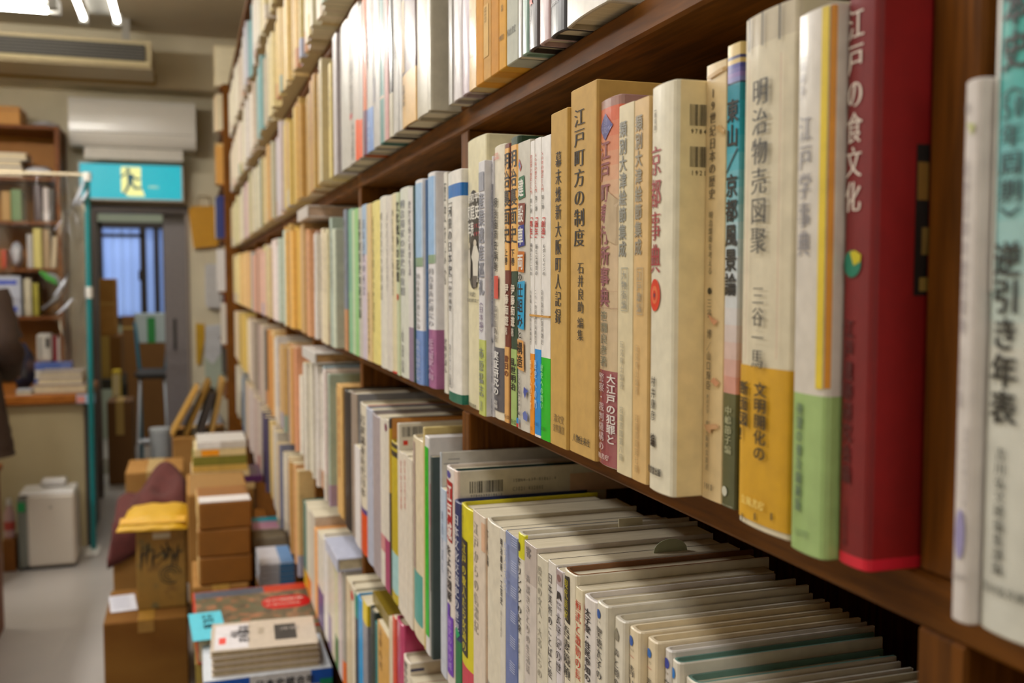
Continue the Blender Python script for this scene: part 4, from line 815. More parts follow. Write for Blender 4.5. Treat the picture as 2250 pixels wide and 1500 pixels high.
# ------------------------------------------------------------------ room shell
YB = 6.6; CEIL = 2.8; XR = S + DEPTH + .03; XL = -3.0; YF = -2.2
WALLM = mat('D4CBB4', .85, 0, .08, 3.0); CEILM = mat('BDB29C', .9, 0, .06, 2.0)
def slab(name, a, b, m, kind='structure'):
    mb = MB(); mb.box(a, b, m); o = mb.build(name); o['kind'] = kind; return o
FLOORM = mat('A39E98', .35, .15, .08, 2.5)
slab('floor', (XL, YF, -.1), (XR + .1, 9.2, 0), FLOORM)
slab('ceiling', (XL, YF, CEIL), (XR + .1, 9.2, CEIL + .1), CEILM)
slab('wall_right', (XR, YF, 0), (XR + .1, 9.1, CEIL), WALLM)
slab('wall_left', (XL - .1, YF, 0), (XL, 9.1, CEIL), WALLM)
slab('wall_front', (XL, YF - .1, 0), (XR, YF, CEIL), WALLM)
dx0, dx1 = at_Y(200, 600, YB).x, at_Y(416, 600, YB).x; dz = at_Y(300, 450, YB).z
mb = MB()
mb.box((XL, YB, 0), (dx0, YB + .12, CEIL), WALLM); mb.box((dx1, YB, 0), (XR, YB + .12, CEIL), WALLM); mb.box((dx0, YB, dz), (dx1, YB + .12, CEIL), WALLM)
o = mb.build('wall_back'); o['kind'] = 'structure'
slab('trim_beam', (XL, YB - .26, at_Y(300, 190, YB - .26).z), (XR, YB, CEIL), WALLM)
mb = MB(); jm = mat('4A4038', .5)
mb.box((dx0, YB - .01, dz - .05), (dx1, YB + .13, dz), jm); mb.box((dx0, YB - .01, 0), (dx0 + .035, YB + .13, dz - .05), jm); mb.box((dx1 - .02, YB - .01, 0), (dx1, YB + .13, dz - .05), mat('8A8078', .5))
o = mb.build('trim_1'); o['kind'] = 'structure'
YW = 9.1
GREEN = mat('98A090', .85, 0, .08, 3.0)
wx0, wx1 = at_Y(212, 600, YW).x, at_Y(372, 600, YW).x; wz0, wz1 = at_Y(300, 708, YW).z, at_Y(300, 488, YW).z
mb = MB(); mb.box((XL, YW, 0), (wx0, YW + .1, CEIL), GREEN); mb.box((wx1, YW, 0), (XR, YW + .1, CEIL), GREEN); mb.box((wx0, YW, 0), (wx1, YW + .1, wz0), GREEN); mb.box((wx0, YW, wz1), (wx1, YW + .1, CEIL), GREEN)
o = mb.build('wall_room_behind'); o['kind'] = 'structure'
w = empty('window_1', ((wx0 + wx1) / 2, YW, wz0)); w['kind'] = 'structure'
fm = mat('2E2826', .4)
hw = (wx1 - wx0) / 2; hz = wz1 - wz0
mb = MB(); t_ = .05
mb.box((-hw, -.02, 0), (-hw + t_, .09, hz), fm); mb.box((hw - t_, -.02, 0), (hw, .09, hz), fm); mb.box((-hw, -.02, 0), (hw, .09, t_), fm); mb.box((-hw, -.02, hz - t_), (hw, .09, hz), fm)
mxx = at_Y(317, 600, YW).x - (wx0 + wx1) / 2
mb.box((mxx - .03, -.01, t_), (mxx + .02, .06, hz - t_), fm); mb.box((mxx + .08, .0, t_), (mxx + .12, .07, hz - t_), fm); mb.box((-hw, -.01, hz - .13), (mxx, .03, hz - .1), fm)
wf_ = mb.build('window_frame', w)
mb = MB(); mb.box((mxx - .045, -.035, hz * .42), (mxx - .02, -.01, hz * .52), fm, .004); mb.build('window_latch', wf_)
pm = bpy.data.materials.new('frosted_pane'); pm.use_nodes = True; nt = pm.node_tree; nt.nodes.remove(nt.nodes['Principled BSDF'])
tr = nt.nodes.new('ShaderNodeBsdfTranslucent'); tr.inputs[0].default_value = (.8, .86, .95, 1); tp = nt.nodes.new('ShaderNodeBsdfTransparent'); tp.inputs[0].default_value = (.85, .9, 1, 1)
mx = nt.nodes.new('ShaderNodeMixShader'); mx.inputs[0].default_value = .35; nt.links.new(tr.outputs[0], mx.inputs[1]); nt.links.new(tp.outputs[0], mx.inputs[2]); nt.links.new(mx.outputs[0], nt.nodes['Material Output'].inputs[0])
mb = MB(); mb.box((-hw + .02, .045, .02), (hw - .02, .05, hz - .02), pm); mb.build('window_pane', w)
bm_ = mat('6A7080', .5); mb = MB()
for i in range(6): x = -hw + .12 + i * (2 * hw - .2) / 5; mb.box((x - .012, .16, 0), (x + .012, .18, hz), bm_)
mb.build('window_bars', w)
slab('exterior_wall', (XL, 11.4, 0), (XR + 1, 11.5, 3.6), mat('B4C0DC', .9))
# grey sliding door on the far side of the opening
d = empty('door_1', (at_Y(389, 600, YB + .2).x, YB + .2, 0)); d['kind'] = 'structure'
hw2 = (at_Y(418, 600, YB + .2).x - at_Y(360, 600, YB + .2).x) / 2
mb = MB(); mb.box((-hw2, -.02, 0), (hw2, .02, dz + .05), mat('7E7878', .25, .3), .004); dp_ = mb.build('door_panel', d)
mb = MB(); mb.box((-hw2 + .05, -.03, .9), (-hw2 + .07, -.018, 1.1), mat('3A3634', .4), .003); mb.build('door_handle', dp_)

# ------------------------------------------------------------------ px boxes: near face on the plane Y, extends away from the camera
def pb(px0, px1, py0, py1, Y, depth, z0=None):
    a = at_Y(px0, (py0 + py1) / 2, Y); b = at_Y(px1, (py0 + py1) / 2, Y); zt = at_Y((px0 + px1) / 2, py0, Y).z; zb_ = at_Y((px0 + px1) / 2, py1, Y).z if z0 is None else z0
    return (a.x, Y, zb_), (b.x, Y + depth, zt)
def thing1(name, label, cat, part, px0, px1, py0, py1, Y, depth, m, z0=None, bev=.003, group=None, extra=()):
    """a box-shaped thing with its own extra parts; returns (root, size)"""
    a, b = pb(px0, px1, py0, py1, Y, depth, z0)
    c = Vector(((a[0] + b[0]) / 2, (a[1] + b[1]) / 2, a[2])); hx, hy, hz_ = (b[0] - a[0]) / 2, (b[1] - a[1]) / 2, b[2] - a[2]
    t = empty(name, c, label, cat, group)
    mb = MB(); mb.box((-hx, -hy, 0), (hx, hy, hz_), m, bev); mb.build(part, t)
    return t, (hx, hy, hz_)

# ------------------------------------------------------------------ ceiling lamps that show at the top left
TUBEM = mat('FFFAF0', .5, 0, 0, 1, 0, 10.0); TUBEB = mat('FFFAF0', .5, 0, 0, 1, 0, 66.0)
METAL = mat('A8A49C', .4, 0, .05); LBODY = mat('7C7A74', .4); WHITE = mat('D8D6D0', .4)
def lamp(name, label, loc, ln, axis_rot, gap, glow):
    t = empty(name, loc, label, 'lamp', 'fluorescent ceiling lamps', (0, 0, axis_rot))
    mb = MB(); mb.prism([(-.05, .0), (-.03, .05), (.03, .05), (.05, .0)], 'x', -ln / 2, ln / 2, LBODY); mb.build('lamp_body', t)
    for s in (-1, 1):
        mb = MB(); mb.tube([(-ln / 2 + .03, s * gap / 2, -.03), (ln / 2 - .03, s * gap / 2, -.03)], .0125, glow, 12); mb.build('fluorescent_tube', t)
        for e in (-1, 1):
            mb = MB(); mb.box((e * ln / 2 - .02, s * gap / 2 - .02, -.05), (e * ln / 2 + .02, s * gap / 2 + .02, .01), LBODY, .004); mb.build('lamp_holder', t)
    mb = MB()
    for e in (-1, 1): mb.tube([(e * ln * .3, 0, .05), (e * ln * .3, 0, CEIL - loc[2])], .006, METAL, 6)
    mb.build('hanger', t)
    return t
lamp('ceiling_lamp', 'twin tube fluorescent lamp running along the aisle towards the back wall', (-.37, 4.66, 2.63), 1.22, math.pi / 2, .15, TUBEM)
lamp('ceiling_lamp', 'twin tube fluorescent lamp set crosswise above the counter', (-1.12, 4.48, 2.48), 1.26, 0, .09, TUBEB)

# ------------------------------------------------------------------ the two air conditioners and the exit sign
OLD = mat('B4A88C', .6); DARK = mat('2A2826', .6)
YA = 5.72
a, b = pb(-330, 332, 68, 132, YA, .5)
t = empty('ceiling_air_conditioner', ((a[0] + b[0]) / 2, YA, a[2]), 'old yellowed ceiling air conditioner with long dark grille above the counter', 'air conditioner')
hx, hz_ = (b[0] - a[0]) / 2, b[2] - a[2]
zr = at_Y(300, 180, YA + .54).z - a[2]
mb = MB(); mb.prism([(0, hz_), (0, 0), (.03, zr * .25), (.54, zr), (.56, zr), (.56, hz_ + .02)], 'x', -hx, hx, OLD); mb.build('casing', t)
mb = MB(); mb.box((-hx + .02, -.012, hz_ * .26), (hx - .03, .002, hz_ * .84), DARK); mb.build('grille', t)
for i in range(5): 
    mb = MB(); z = hz_ * (.3 + .11 * i); mb.box((-hx + .02, -.02, z), (hx - .03, -.012, z + .008), mat('55524C', .5)); mb.build('grille_slat', t)
mb = MB(); mb.box((-hx, -.03, hz_ * .06), (hx, .002, hz_ * .22), mat('C4B898', .6), .006); mb.build('lower_lip', t)
mb = MB(); mb.box((-hx - .0, .53, zr - .012), (hx + .01, .575, zr + .05), mat('8C7440', .7), .004); mb.build('rear_rail', t)
mb = MB(); [mb.box((e * hx * .8 - .02, .3, hz_), (e * hx * .8 + .02, .34, CEIL - a[2]), METAL) for e in (-1, 1)]; mb.build('mounting_bracket', t)

a, b = pb(150, 430, 218, 322, YB - .24, .24)
t = empty('wall_air_conditioner', ((a[0] + b[0]) / 2, YB, a[2]), 'white split air conditioner on the wall above the exit sign', 'air conditioner')
hx, hz_ = (b[0] - a[0]) / 2, b[2] - a[2]
ACW = mat('E6E3DC', .22, .4, .02)
mb = MB(); mb.prism([(0, 0), (-.2, 0), (-.225, .02), (-.236, .05), (-.2395, .085), (-.24, .13), (-.239, .17), (-.237, .2), (-.233, hz_ - .03), (-.222, hz_), (0, hz_)], 'x', -hx, hx, ACW); mb.build('casing', t)
mb = MB(); mb.box((-hx + .02, -.2425, .078), (hx - .02, -.236, .081), mat('9A968E', .5)); mb.build('panel_seam', t)
mb = MB(); mb.prism([(-.2, -.005), (-.22, -.075), (-.212, -.078), (-.19, -.005)], 'x', -hx * .78, hx * .78, mat('DCD8D0', .35)); mb.build('louver', t)

YS = YB - .12
a, b = pb(171, 403, 357, 441, YS, .11)
t = empty('exit_sign', ((a[0] + b[0]) / 2, YB, a[2]), 'lit blue-green emergency exit sign with running figure above the doorway', 'exit sign')
hx, hz_ = (b[0] - a[0]) / 2, b[2] - a[2]
mb = MB(); mb.box((-hx, -.115, 0), (hx, 0, hz_), mat('B8B4A8', .5), .006); mb.build('sign_box', t)
EX = mat('00BCCC', .4, 0, .05, 2.5, 0, .55); EXW = mat('F0EC98', .4, 0, 0, 1, 0, .7); EXD = mat('0C6C7C', .4, 0, 0, 1, 0, .3)
f = .012; mb = MB(); mb.box((-hx + f, -.119, f), (hx - f, -.114, hz_ - f), EX); panel = mb.build('lit_panel', t)
mb = MB(); fm_ = mat('C4C4BE', .4)
for a_, b_ in (((-hx, 0), (hx, f)), ((-hx, hz_ - f), (hx, hz_)), ((-hx, f), (-hx + f, hz_ - f)), ((hx - f, f), (hx, hz_ - f))): mb.box((a_[0], -.124, a_[1]), (b_[0], -.113, b_[1]), fm_, .002)
mb.build('sign_frame', t)
mb = MB(); cx = at_Y(288, 400, YS).x - t.location.x
def ph(pts, m, d=.121):      # flat shape on the sign face; points in px offsets from the door centre
    k = (b[0] - a[0]) / 232.0
    mb.prism([(cx + x * k, hz_ / 2 - y * k) for x, y in pts], 'y', -d, -d + .002, m)
ph([(-22, -34), (22, -34), (22, 10), (30, 34), (-6, 34), (-22, 24)], EXW)
ph([(-6 + 5 * math.cos(i * .7), -26 + 5.5 * math.sin(i * .7)) for i in range(9)], EXD, .123)
ph([(-9, -19), (4, -18), (6, -8), (1, 4), (-7, 3)], EXD, .123)
ph([(-9, -18), (-20, -9), (-24, -9), (-23, -13), (-11, -21)], EXD, .1235)
ph([(3, -17), (12, -8), (21, -10), (22, -6), (11, -3), (2, -10)], EXD, .1235)
ph([(-7, 2), (0, 3), (-4, 14), (-14, 30), (-19, 28), (-10, 12)], EXD, .1235)
ph([(-3, 2), (3, 0), (10, 12), (24, 12), (24, 17), (7, 18)], EXD, .1235)
k = (b[0] - a[0]) / 232.0
for i, chh in enumerate('非常口'):
    vs, fs, *_ = glyph(chh, 'r'); mb.add([(cx + (38 + i * 8 + v.x * 7) * k, -.1205, hz_ / 2 - (14 - v.y * 7) * k) for v in vs], fs, EXW)
mb.build('running_figure', panel)

# ------------------------------------------------------------------ bookcase behind the counter, with what stands in it
YC = 6.22
X1 = at_Y(138, 600, YC).x; X0 = at_Y(-150, 600, YC).x
ztop = at_Y(60, 274, YC).z
BRN = grain('back_bookcase_wood', '5E3418', '8A5428', 'x', rough=.5)
t = empty('back_bookcase', ((X0 + X1) / 2, YC, 0), 'brown bookcase against the wall behind the counter', 'bookcase'); hx = (X1 - X0) / 2
BOARD = [at_Y(60, y, YC).z for y in (388, 485, 589, 695, 797)]
for e in (-1, 1): mb = MB(); mb.box((e * hx, 0, 0), (e * (hx - .025), .33, ztop), BRN, .002); mb.build('side_panel', t)
mb = MB(); mb.box((-hx + .025, .32, 0), (hx - .025, .33, ztop), mat('A06C34', .6)); mb.build('back_panel', t)
for z in [ztop] + BOARD + [.1]: mb = MB(); mb.box((-hx + .025, .004, z - .02), (hx - .025, .32, z), BRN, .002); mb.build('shelf', t)
def small_book(px0, px1, py, shelf_z, col, label, group='books in the back bookcase', lean=0.0, depth=.16, Y=None):
    Yn = (Y or YC + .03); a, b = pb(px0, px1, py, py + 10, Yn, depth, shelf_z)
    th = b[0] - a[0]; h = b[2] - shelf_z
    o = empty('book', ((a[0] + b[0]) / 2, Yn, shelf_z + .0005 + abs(math.sin(lean)) * th / 2), label, 'book', group, (0, lean, 0))
    mb = MB(); mb.box((-th / 2, 0, 0), (th / 2, depth, h), mat(col, .5, .15), .003); mb.build('cover', o)
    mb = MB(); mb.box((-th / 2 + .004, .006, h), (th / 2 - .004, depth - .004, h + .0008), PAGES); mb.build('page_block', o)
    return o
def flat_book(px0, px1, py0, py1, Y, depth, col, label, group=None, name='book', z0=None, pg='D8CBB0', rot=0, cat='book'):
    """a book lying flat, its long edge to the camera: covers and page block"""
    a, b = pb(px0, px1, py0, py1, Y, depth, z0); hx, hy, h = (b[0] - a[0]) / 2, depth / 2, b[2] - a[2]
    o = empty(name, ((a[0] + b[0]) / 2, Y + hy, a[2]), label, cat, group, (0, 0, rot)); c = min(.004, h * .22)
    mb = MB(); mb.box((-hx, -hy, 0), (hx, hy, c), mat(col, .45, .2), .0008); mb.box((-hx, -hy, h - c), (hx, hy, h), mat(col, .45, .2), .0008)
    mb.box((-hx, hy - c, c), (hx, hy, h - c), mat(col, .45, .2)); mb.build('cover', o)
    mb = MB(); mb.box((-hx + .004, -hy + .003, c), (hx - .004, hy - c, h - c), mat(pg, .8, 0, .15, 120)); mb.build('page_block', o)
    return o, (hx, hy, h)
s1, s2, s3, s4, s5 = BOARD
e = .0006
st = flat_book(-70, 50, 366, 386, YC + .02, .2, 'D0CCC8', 'white book at the bottom of the small pile on the upper back shelf', 'pile on the upper back shelf', z0=s1 + e)
z = s1 + e + st[1][2]; 
o2, q = flat_book(-70, 46, 350, 366, YC + .02, .2, '23284A', 'navy book in the middle of the small pile on the upper back shelf', 'pile on the upper back shelf', z0=z + e); z += q[2] + e
flat_book(-70, 58, 334, 350, YC + .02, .2, 'D8D2C4', 'cream book topping the small pile on the upper back shelf', 'pile on the upper back shelf', z0=z + e)
for args in ((2, 22, 420, s2, 'B08C58', 'tan book on the second back shelf, beside the green one'), (23, 46, 416, s2, '6A8458', 'green book on the second back shelf'), (73, 90, 406, s2, '3A2024', 'dark book with red ends on the second back shelf'),
             (94, 106, 412, s2, 'D6CCC8', 'white book on the second back shelf'), (105, 118, 416, s2, '4A443C', 'dark grey book at the end of the second back shelf'),
             (2, 12, 548, s3, 'B84830', 'red box-like book at the picture edge on the third back shelf'), (58, 71, 514, s3, 'B8B4B0', 'grey book on the third back shelf'), (72, 90, 502, s3, 'D4C884', 'pale yellow book on the third back shelf'),
             (94, 108, 504, s3, 'A89070', 'tan book on the third back shelf'), (52, 68, 612, s4, 'CCC4AC', 'cream book on the fourth back shelf'), (72, 84, 622, s4, 'A8A050', 'olive book on the fourth back shelf'),
             (117, 124, 738, s5, '8A2430', 'dark red book beside the white device on the lowest back shelf'), (125, 131, 742, s5, 'D8D0C8', 'white book at the end of the lowest back shelf')):
    small_book(*args)
small_book(110, 121, 520, s3, 'CDBDA0', 'cream book leaning over on the third back shelf', lean=.07)
t, q = thing1('file_box', 'white file box with two blue bands on the fourth back shelf', 'box', 'box_body', -12, 46, 606, 690, YC + .03, .2, mat('B8BCC8', .5), s4 + e)
for z in (.12, .78): mb = MB(); mb.box((-q[0] - .001, -q[1] - .001, q[2] * z), (q[0] * .7, -q[1] + .001, q[2] * (z + .12)), mat('3A50B0', .5)); mb.build('label_band', t)
t, q = thing1('telephone', 'white desk telephone on the lowest back shelf', 'telephone', 'phone_body', 80, 114, 733, 795, YC + .03, .12, mat('CFCAC0', .4), s5 + e, .012)
mb = MB(); mb.box((q[0] * .2, -q[1] - .004, q[2] * .5), (q[0] * .7, -q[1] + .002, q[2] * .85), DARK, .002); mb.build('display', t)
mb = MB(); mb.box((-q[0] * .7, -q[1] - .01, q[2] * .1), (-q[0] * .35, -q[1] + .002, q[2] * .9), mat('B8B4AC', .4), .008); mb.build('handset', t)
def crumple(name, label, cat, c, r, m, seed, part=None, group=None, nu=16, nv=10, amp=.25):
    rnd = random.Random(seed); ph_ = [rnd.uniform(0, 6.28) for _ in range(6)]
    mb = MB(); rows = []
    for i in range(nv + 1):
        th = math.pi * i / nv; row = []
        for j in range(nu):
            a = 2 * math.pi * j / nu
            k = 1 + amp * (math.sin(3 * a + ph_[0] + 2 * th) * .5 + math.sin(5 * a + ph_[1]) * .3 * math.sin(4 * th + ph_[2]) + .3 * math.sin(7 * th + ph_[3] + a))
            row.append((r[0] * k * math.sin(th) * math.cos(a), r[1] * k * math.sin(th) * math.sin(a), max(-r[2] * .98, r[2] * (1 + .3 * (k - 1)) * math.cos(th)) + r[2]))
        rows.append(row)
    mb.grid(rows, m, True, True); o = mb.build(name, None, c); tag(o, label, cat, group); return o
PLAS = mat('C8C8CC', .2, .6, .1, 30)
crumple('plastic_bag', 'crumpled clear plastic bag on the upper back shelf', 'bag', (at_Y(88, 375, YC + .12).x, YC + .12, s1 + e), (.07, .08, .035), PLAS, 3)
crumple('plastic_bag', 'shiny plastic bag on the third back shelf beside the red box', 'bag', (at_Y(38, 560, YC + .12).x, YC + .12, s3 + e), (.035, .08, .075), PLAS, 4)
crumple('plastic_sheet', 'crumpled plastic lying on top of the back bookcase', 'plastic', (at_Y(98, 268, YC + .15).x, YC + .15, ztop + e), (.075, .1, .02), PLAS, 5)
t, q = thing1('wooden_box', 'orange-brown wooden box on top of the back bookcase', 'box', 'box_body', -30, 44, 232, 272, YC + .02, .25, mat('B8833C', .5), ztop + e)
mb = MB(); mb.box((-q[0] - .003, -q[1] - .003, q[2] * .75), (q[0] + .003, q[1] + .003, q[2] * .8), mat('8A5C28', .5)); mb.build('lid_edge', t)
# bundle of cables with green ends hanging out of the fourth shelf
mb = MB(); gm = mat('8A8C90', .4)
for i in range(5):
    p0 = at_Y(88 + i * 4, 600 + i * 4, YC - .02); p1 = at_Y(120 + i * 6, 604 + i * 5, YC - .05); p2 = at_Y(140 - i * 3, 630 + i * 6, YC - .06); p3 = at_Y(118 - i * 6, 662 + i * 4, YC - .03)
    mb.tube([p0, p1, p2, p3], .008, gm, 6)
o = mb.build('cable_bundle'); tag(o, 'bundle of grey cables hanging at the end of the fourth back shelf', 'cables')
mb = MB()
for i in range(4): mb.tube([at_Y(88 + i * 8, 596 + i * 2, YC - .03), at_Y(106 + i * 6, 616 + i * 3, YC - .07)], .008, mat('4C9C4C', .4), 6)
mb.build('green_end', o)

# ------------------------------------------------------------------ counter
YK = 5.40
cx1 = at_Y(187, 1000, YK).x; cz = at_Y(120, 866, YK - .03).z
t = empty('counter', (cx1 - .8, YK, 0), 'beige shop counter with an orange-brown wooden top', 'counter')
mb = MB(); mb.box((-.8, 0, .0), (.8, .62, cz - .052), mat('A4987C', .6, 0, .05, 6), .003); mb.build('counter_body', t)
mb = MB(); mb.box((-.83, -.03, cz - .052), (.82, .65, cz), grain('counter_top_wood', '8A4E1C', 'B4702C', 'x', coat=.3), .01); mb.build('counter_top', t)
mb = MB(); mb.box((.8, .0, 0), (.812, .62, cz - .052), mat('3A3230', .5)); mb.build('end_panel', t)
mb = MB(); x = at_Y(168, 875, YK - .03).x - (cx1 - .8); mb.box((x, -.034, cz - .05), (x + .085, -.0305, cz - .004), mat('A8C0D8', .4)); mb.box((x + .002, -.036, cz - .046), (x + .04, -.0345, cz - .012), mat('D89890', .4)); mb.build('price_sticker', t)
z = cz + e
o, q = flat_book(72, 190, 845, 866, YK + .02, .3, 'A89C94', 'wide greyish album at the bottom of the pile on the counter', 'pile on the counter', z0=z); z += q[2] + e
o, q = flat_book(82, 182, 830, 845, YK + .04, .26, 'BCB0A8', 'pale grey book in the middle of the pile on the counter', 'pile on the counter', z0=z); z += q[2] + e
o, q = flat_book(84, 180, 818, 830, YK + .05, .25, 'C8BEB4', 'cream book on top of the pile on the counter', 'pile on the counter', z0=z)
crumple('navy_bag', 'dark navy cloth bag lying on the counter by the customer', 'bag', (at_Y(50, 800, YK + .2).x, YK + .21, cz + e), (.055, .075, .12), mat('1C2038', .8), 9)
o, q = flat_book(34, 70, 857, 866, YK - .02, .1, 'C8CCD4', 'white sheet pad near the customer on the counter', None, 'paper_pad', z0=cz + e, cat='paper')
t, q = thing1('blue_folder', 'blue folder standing on edge behind the pile on the counter', 'folder', 'folder_cover', 74, 158, 797, 812, YK + .42, .1, mat('5A70B0', .5), cz + e)
mb = MB(); mb.box((-q[0] + .005, -q[1] - .001, q[2] * .3), (q[0] - .005, -q[1] + .003, q[2] * .7), mat('D8D4CC', .7)); mb.build('page_block', t)
# clear vinyl screen on its stand
TEAL = mat('1A7478', .35, .2); GLZ = bpy.data.materials.new('clear_vinyl'); GLZ.use_nodes = True; nt = GLZ.node_tree; nt.nodes.remove(nt.nodes['Principled BSDF'])
g1 = nt.nodes.new('ShaderNodeBsdfTransparent'); g1.inputs[0].default_value = (.93, .94, .95, 1); g2 = nt.nodes.new('ShaderNodeBsdfGlossy'); g2.inputs['Roughness'].default_value = .12; g2.inputs[0].default_value = (.9, .92, .95, 1)
fr = nt.nodes.new('ShaderNodeFresnel'); fr.inputs[0].default_value = 1.9; mx = nt.nodes.new('ShaderNodeMixShader')
for l in ((fr.outputs[0], mx.inputs[0]), (g1.outputs[0], mx.inputs[1]), (g2.outputs[0], mx.inputs[2]), (mx.outputs[0], nt.nodes['Material Output'].inputs[0])): nt.links.new(*l)
YV = YK - .09
top = at_Y(191, 384, YV); bot = Vector((at_Y(206, 1212, YV).x, YV, 0.012))
t = empty('vinyl_screen', (bot.x, YV, 0), 'teal pole and crossbar carrying a clear vinyl screen in front of the counter', 'screen')
L_ = lambda p: Vector(p) - t.location
mb = MB(); mb.tube([L_(bot), L_(top)], .0135, TEAL, 14); mb.build('pole', t)
mb = MB(); mb.tube([L_(top) + Vector((0, 0, -.03)), L_(top) + Vector((0, 0, .012))], .02, WHITE, 12); mb.tube([L_(top), L_(top) + Vector((-1.1, 0, -.0))], .008, mat('C8BCA4', .4), 8); mb.build('crossbar', t)
mid = bot + (top - bot) * ((1212 - 642) / (1212 - 384.)); mb = MB(); mb.tube([L_(mid) + Vector((0, 0, -.025)), L_(mid) + Vector((0, 0, .03))], .018, WHITE, 12); mb.build('clamp', t)
mb = MB(); mb.box((-.03, -.1, -.0), (.03, .06, .012), WHITE, .004); mb.build('pole_foot', t)
rows = []
for i in range(9):
    z = L_(top).z - .01 - i * (top.z - cz - .1) / 8
    rows.append([(L_(top).x - .02 - j * 1.05 / 24, .012 + .012 * math.sin(j * .9 + i * .35) + .006 * math.sin(j * 2.3 - i), z) for j in range(25)])
mb = MB(); mb.grid(rows, GLZ); mb.build('clear_sheet', t)
mb = MB(); zt = L_(top).z
mb.grid([[(L_(top).x - .02 - .14 * (i / 6) - .01 * math.sin(i * 2), -.02 - .02 * math.sin(i), zt - .02 - .26 * i / 6), (L_(top).x - .0 - .06 * (i / 6), -.03, zt - .06 - .1 * i / 6)] for i in range(7)], GLZ); mb.build('folded_corner', t)
fold = mat('B8BCC4', .12, .8, .05, 20)  # opaque pale tone for the painted glints on the clear vinyl
mb = MB(); rows = []
for i in range(26):
    z = zt - .02 - i * .036; xx = L_(top).x + (L_(bot) - L_(top)).x * i * .036 / 1.86
    rows.append([(xx - .02 - .035 * j - .012 * math.sin(i * 1.1 + j * 1.7), -.02 - .014 * math.sin(j * 2.4 + i * .5), z) for j in range(4)])
mb.grid(rows, GLZ); mb.build('hanging_fold', t)
mb = MB()  # pale strands shaped along the creases, in place of reflected glints
for k_, (x0, y0, x1, y1) in enumerate(((186, 395, 150, 470), (196, 410, 172, 450), (150, 600, 118, 650), (160, 655, 125, 690))):
    a_, b_ = L_(at_Y(x0, y0, YV - .03)), L_(at_Y(x1, y1, YV - .03)); mb.tube([a_, a_.lerp(b_, .5) + Vector((.01, -.01, 0)), b_], [.004, .010, .003], fold, 6)
mb.build('crease_glint', t)

# ------------------------------------------------------------------ air purifier and neighbours
p0 = at_Z(60, 1254, 0); YP = p0.y
t, q = thing1('air_purifier', 'white boxy air purifier with dark display strip on the floor by the counter', 'air purifier', 'housing', 58, 167, 1086, 1254, YP, .21, mat('BDB5A8', .35, .1, .02), .012, .012)
mb = MB(); mb.box((-q[0] - .038, -q[1] + .003, 0), (-q[0] + .002, q[1] - .02, q[2] - .01), mat('6E7068', .3, .2), .006); strip_ = mb.build('side_strip', t)
mb = MB(); mb.box((-q[0] - .036, -q[1] - .001, q[2] - .075), (-q[0] - .002, -q[1] + .004, q[2] - .03), mat('1C6A34', .3, .2, 0, 1, 0, .25), .002); mb.build('display', strip_)
mb = MB(); mb.box((-q[0] - .03, -q[1] + .005, q[2] - .002), (q[0] - .004, q[1] - .005, q[2] + .012), mat('D4D2CE', .3, .2), .006); mb.build('top_panel', t)
mb = MB(); mb.box((-q[0] + .05, q[1] - .1, q[2] + .012), (q[0] - .05, q[1] - .02, q[2] + .05), mat('C4C2BE', .3, .2), .01); mb.build('air_outlet', t)
mb = MB(); mb.box((-q[0] - .03, -q[1] + .01, -.012), (q[0] - .01, q[1] - .01, .0), DARK); mb.build('base', t)
mb = MB(); mb.tube([(0, -q[1] - .002, q[2] - .06), (0, -q[1] + .001, q[2] - .06)], .008, mat('9A9488', .4), 12); mb.build('logo_mark', t)
yb = at_Z(20, 1256, 0).y
t, q = thing1('cardboard_carton', 'small brown carton on the floor beside the air purifier', 'box', 'box_body', 6, 34, 1186, 1256, yb, .12, mat('7A4E1E', .7), 0)
mb = MB(); mb.box((-q[0], -.01, q[2]), (q[0], .01, q[2] + .001), mat('9A7040', .5)); mb.build('tape', t); ctop = t.location.z + q[2]
bx = at_Y(20, 1150, yb + .05).x; t = empty('spray_bottle', (bx, yb + .06, ctop + .0015), 'pinkish plastic bottle standing on the small brown carton', 'bottle')
mb = MB(); mb.tube([(0, 0, 0), (0, 0, .11), (0, 0, .13), (0, 0, .15)], [.024, .024, .014, .012], mat('C0A09C', .3, .3), 14); mb.build('bottle_body', t)
mb = MB(); mb.tube([(0, 0, .15), (0, 0, .18)], [.013, .010], WHITE, 12); mb.build('cap', t)
mb = MB(); mb.tube([(0, 0, .035), (0, 0, .075)], .0246, mat('B05048', .5), 14, False); mb.build('label_wrap', t)
# low cabinet at the left picture edge
xe = at_D(8, 1000, 3.81)
t = empty('low_cabinet', (xe.x - .32, 3.6, 0), 'low brown cabinet on the other side of the aisle, only its edge in view', 'cabinet')
mb = MB(); mb.box((-.3, -.6, 0), (.3, .62, .62), BRN, .004); mb.build('cabinet_body', t)
mb = MB(); mb.box((-.31, -.61, .62), (.31, .63, .645), BRN, .004); mb.build('cabinet_top', t)

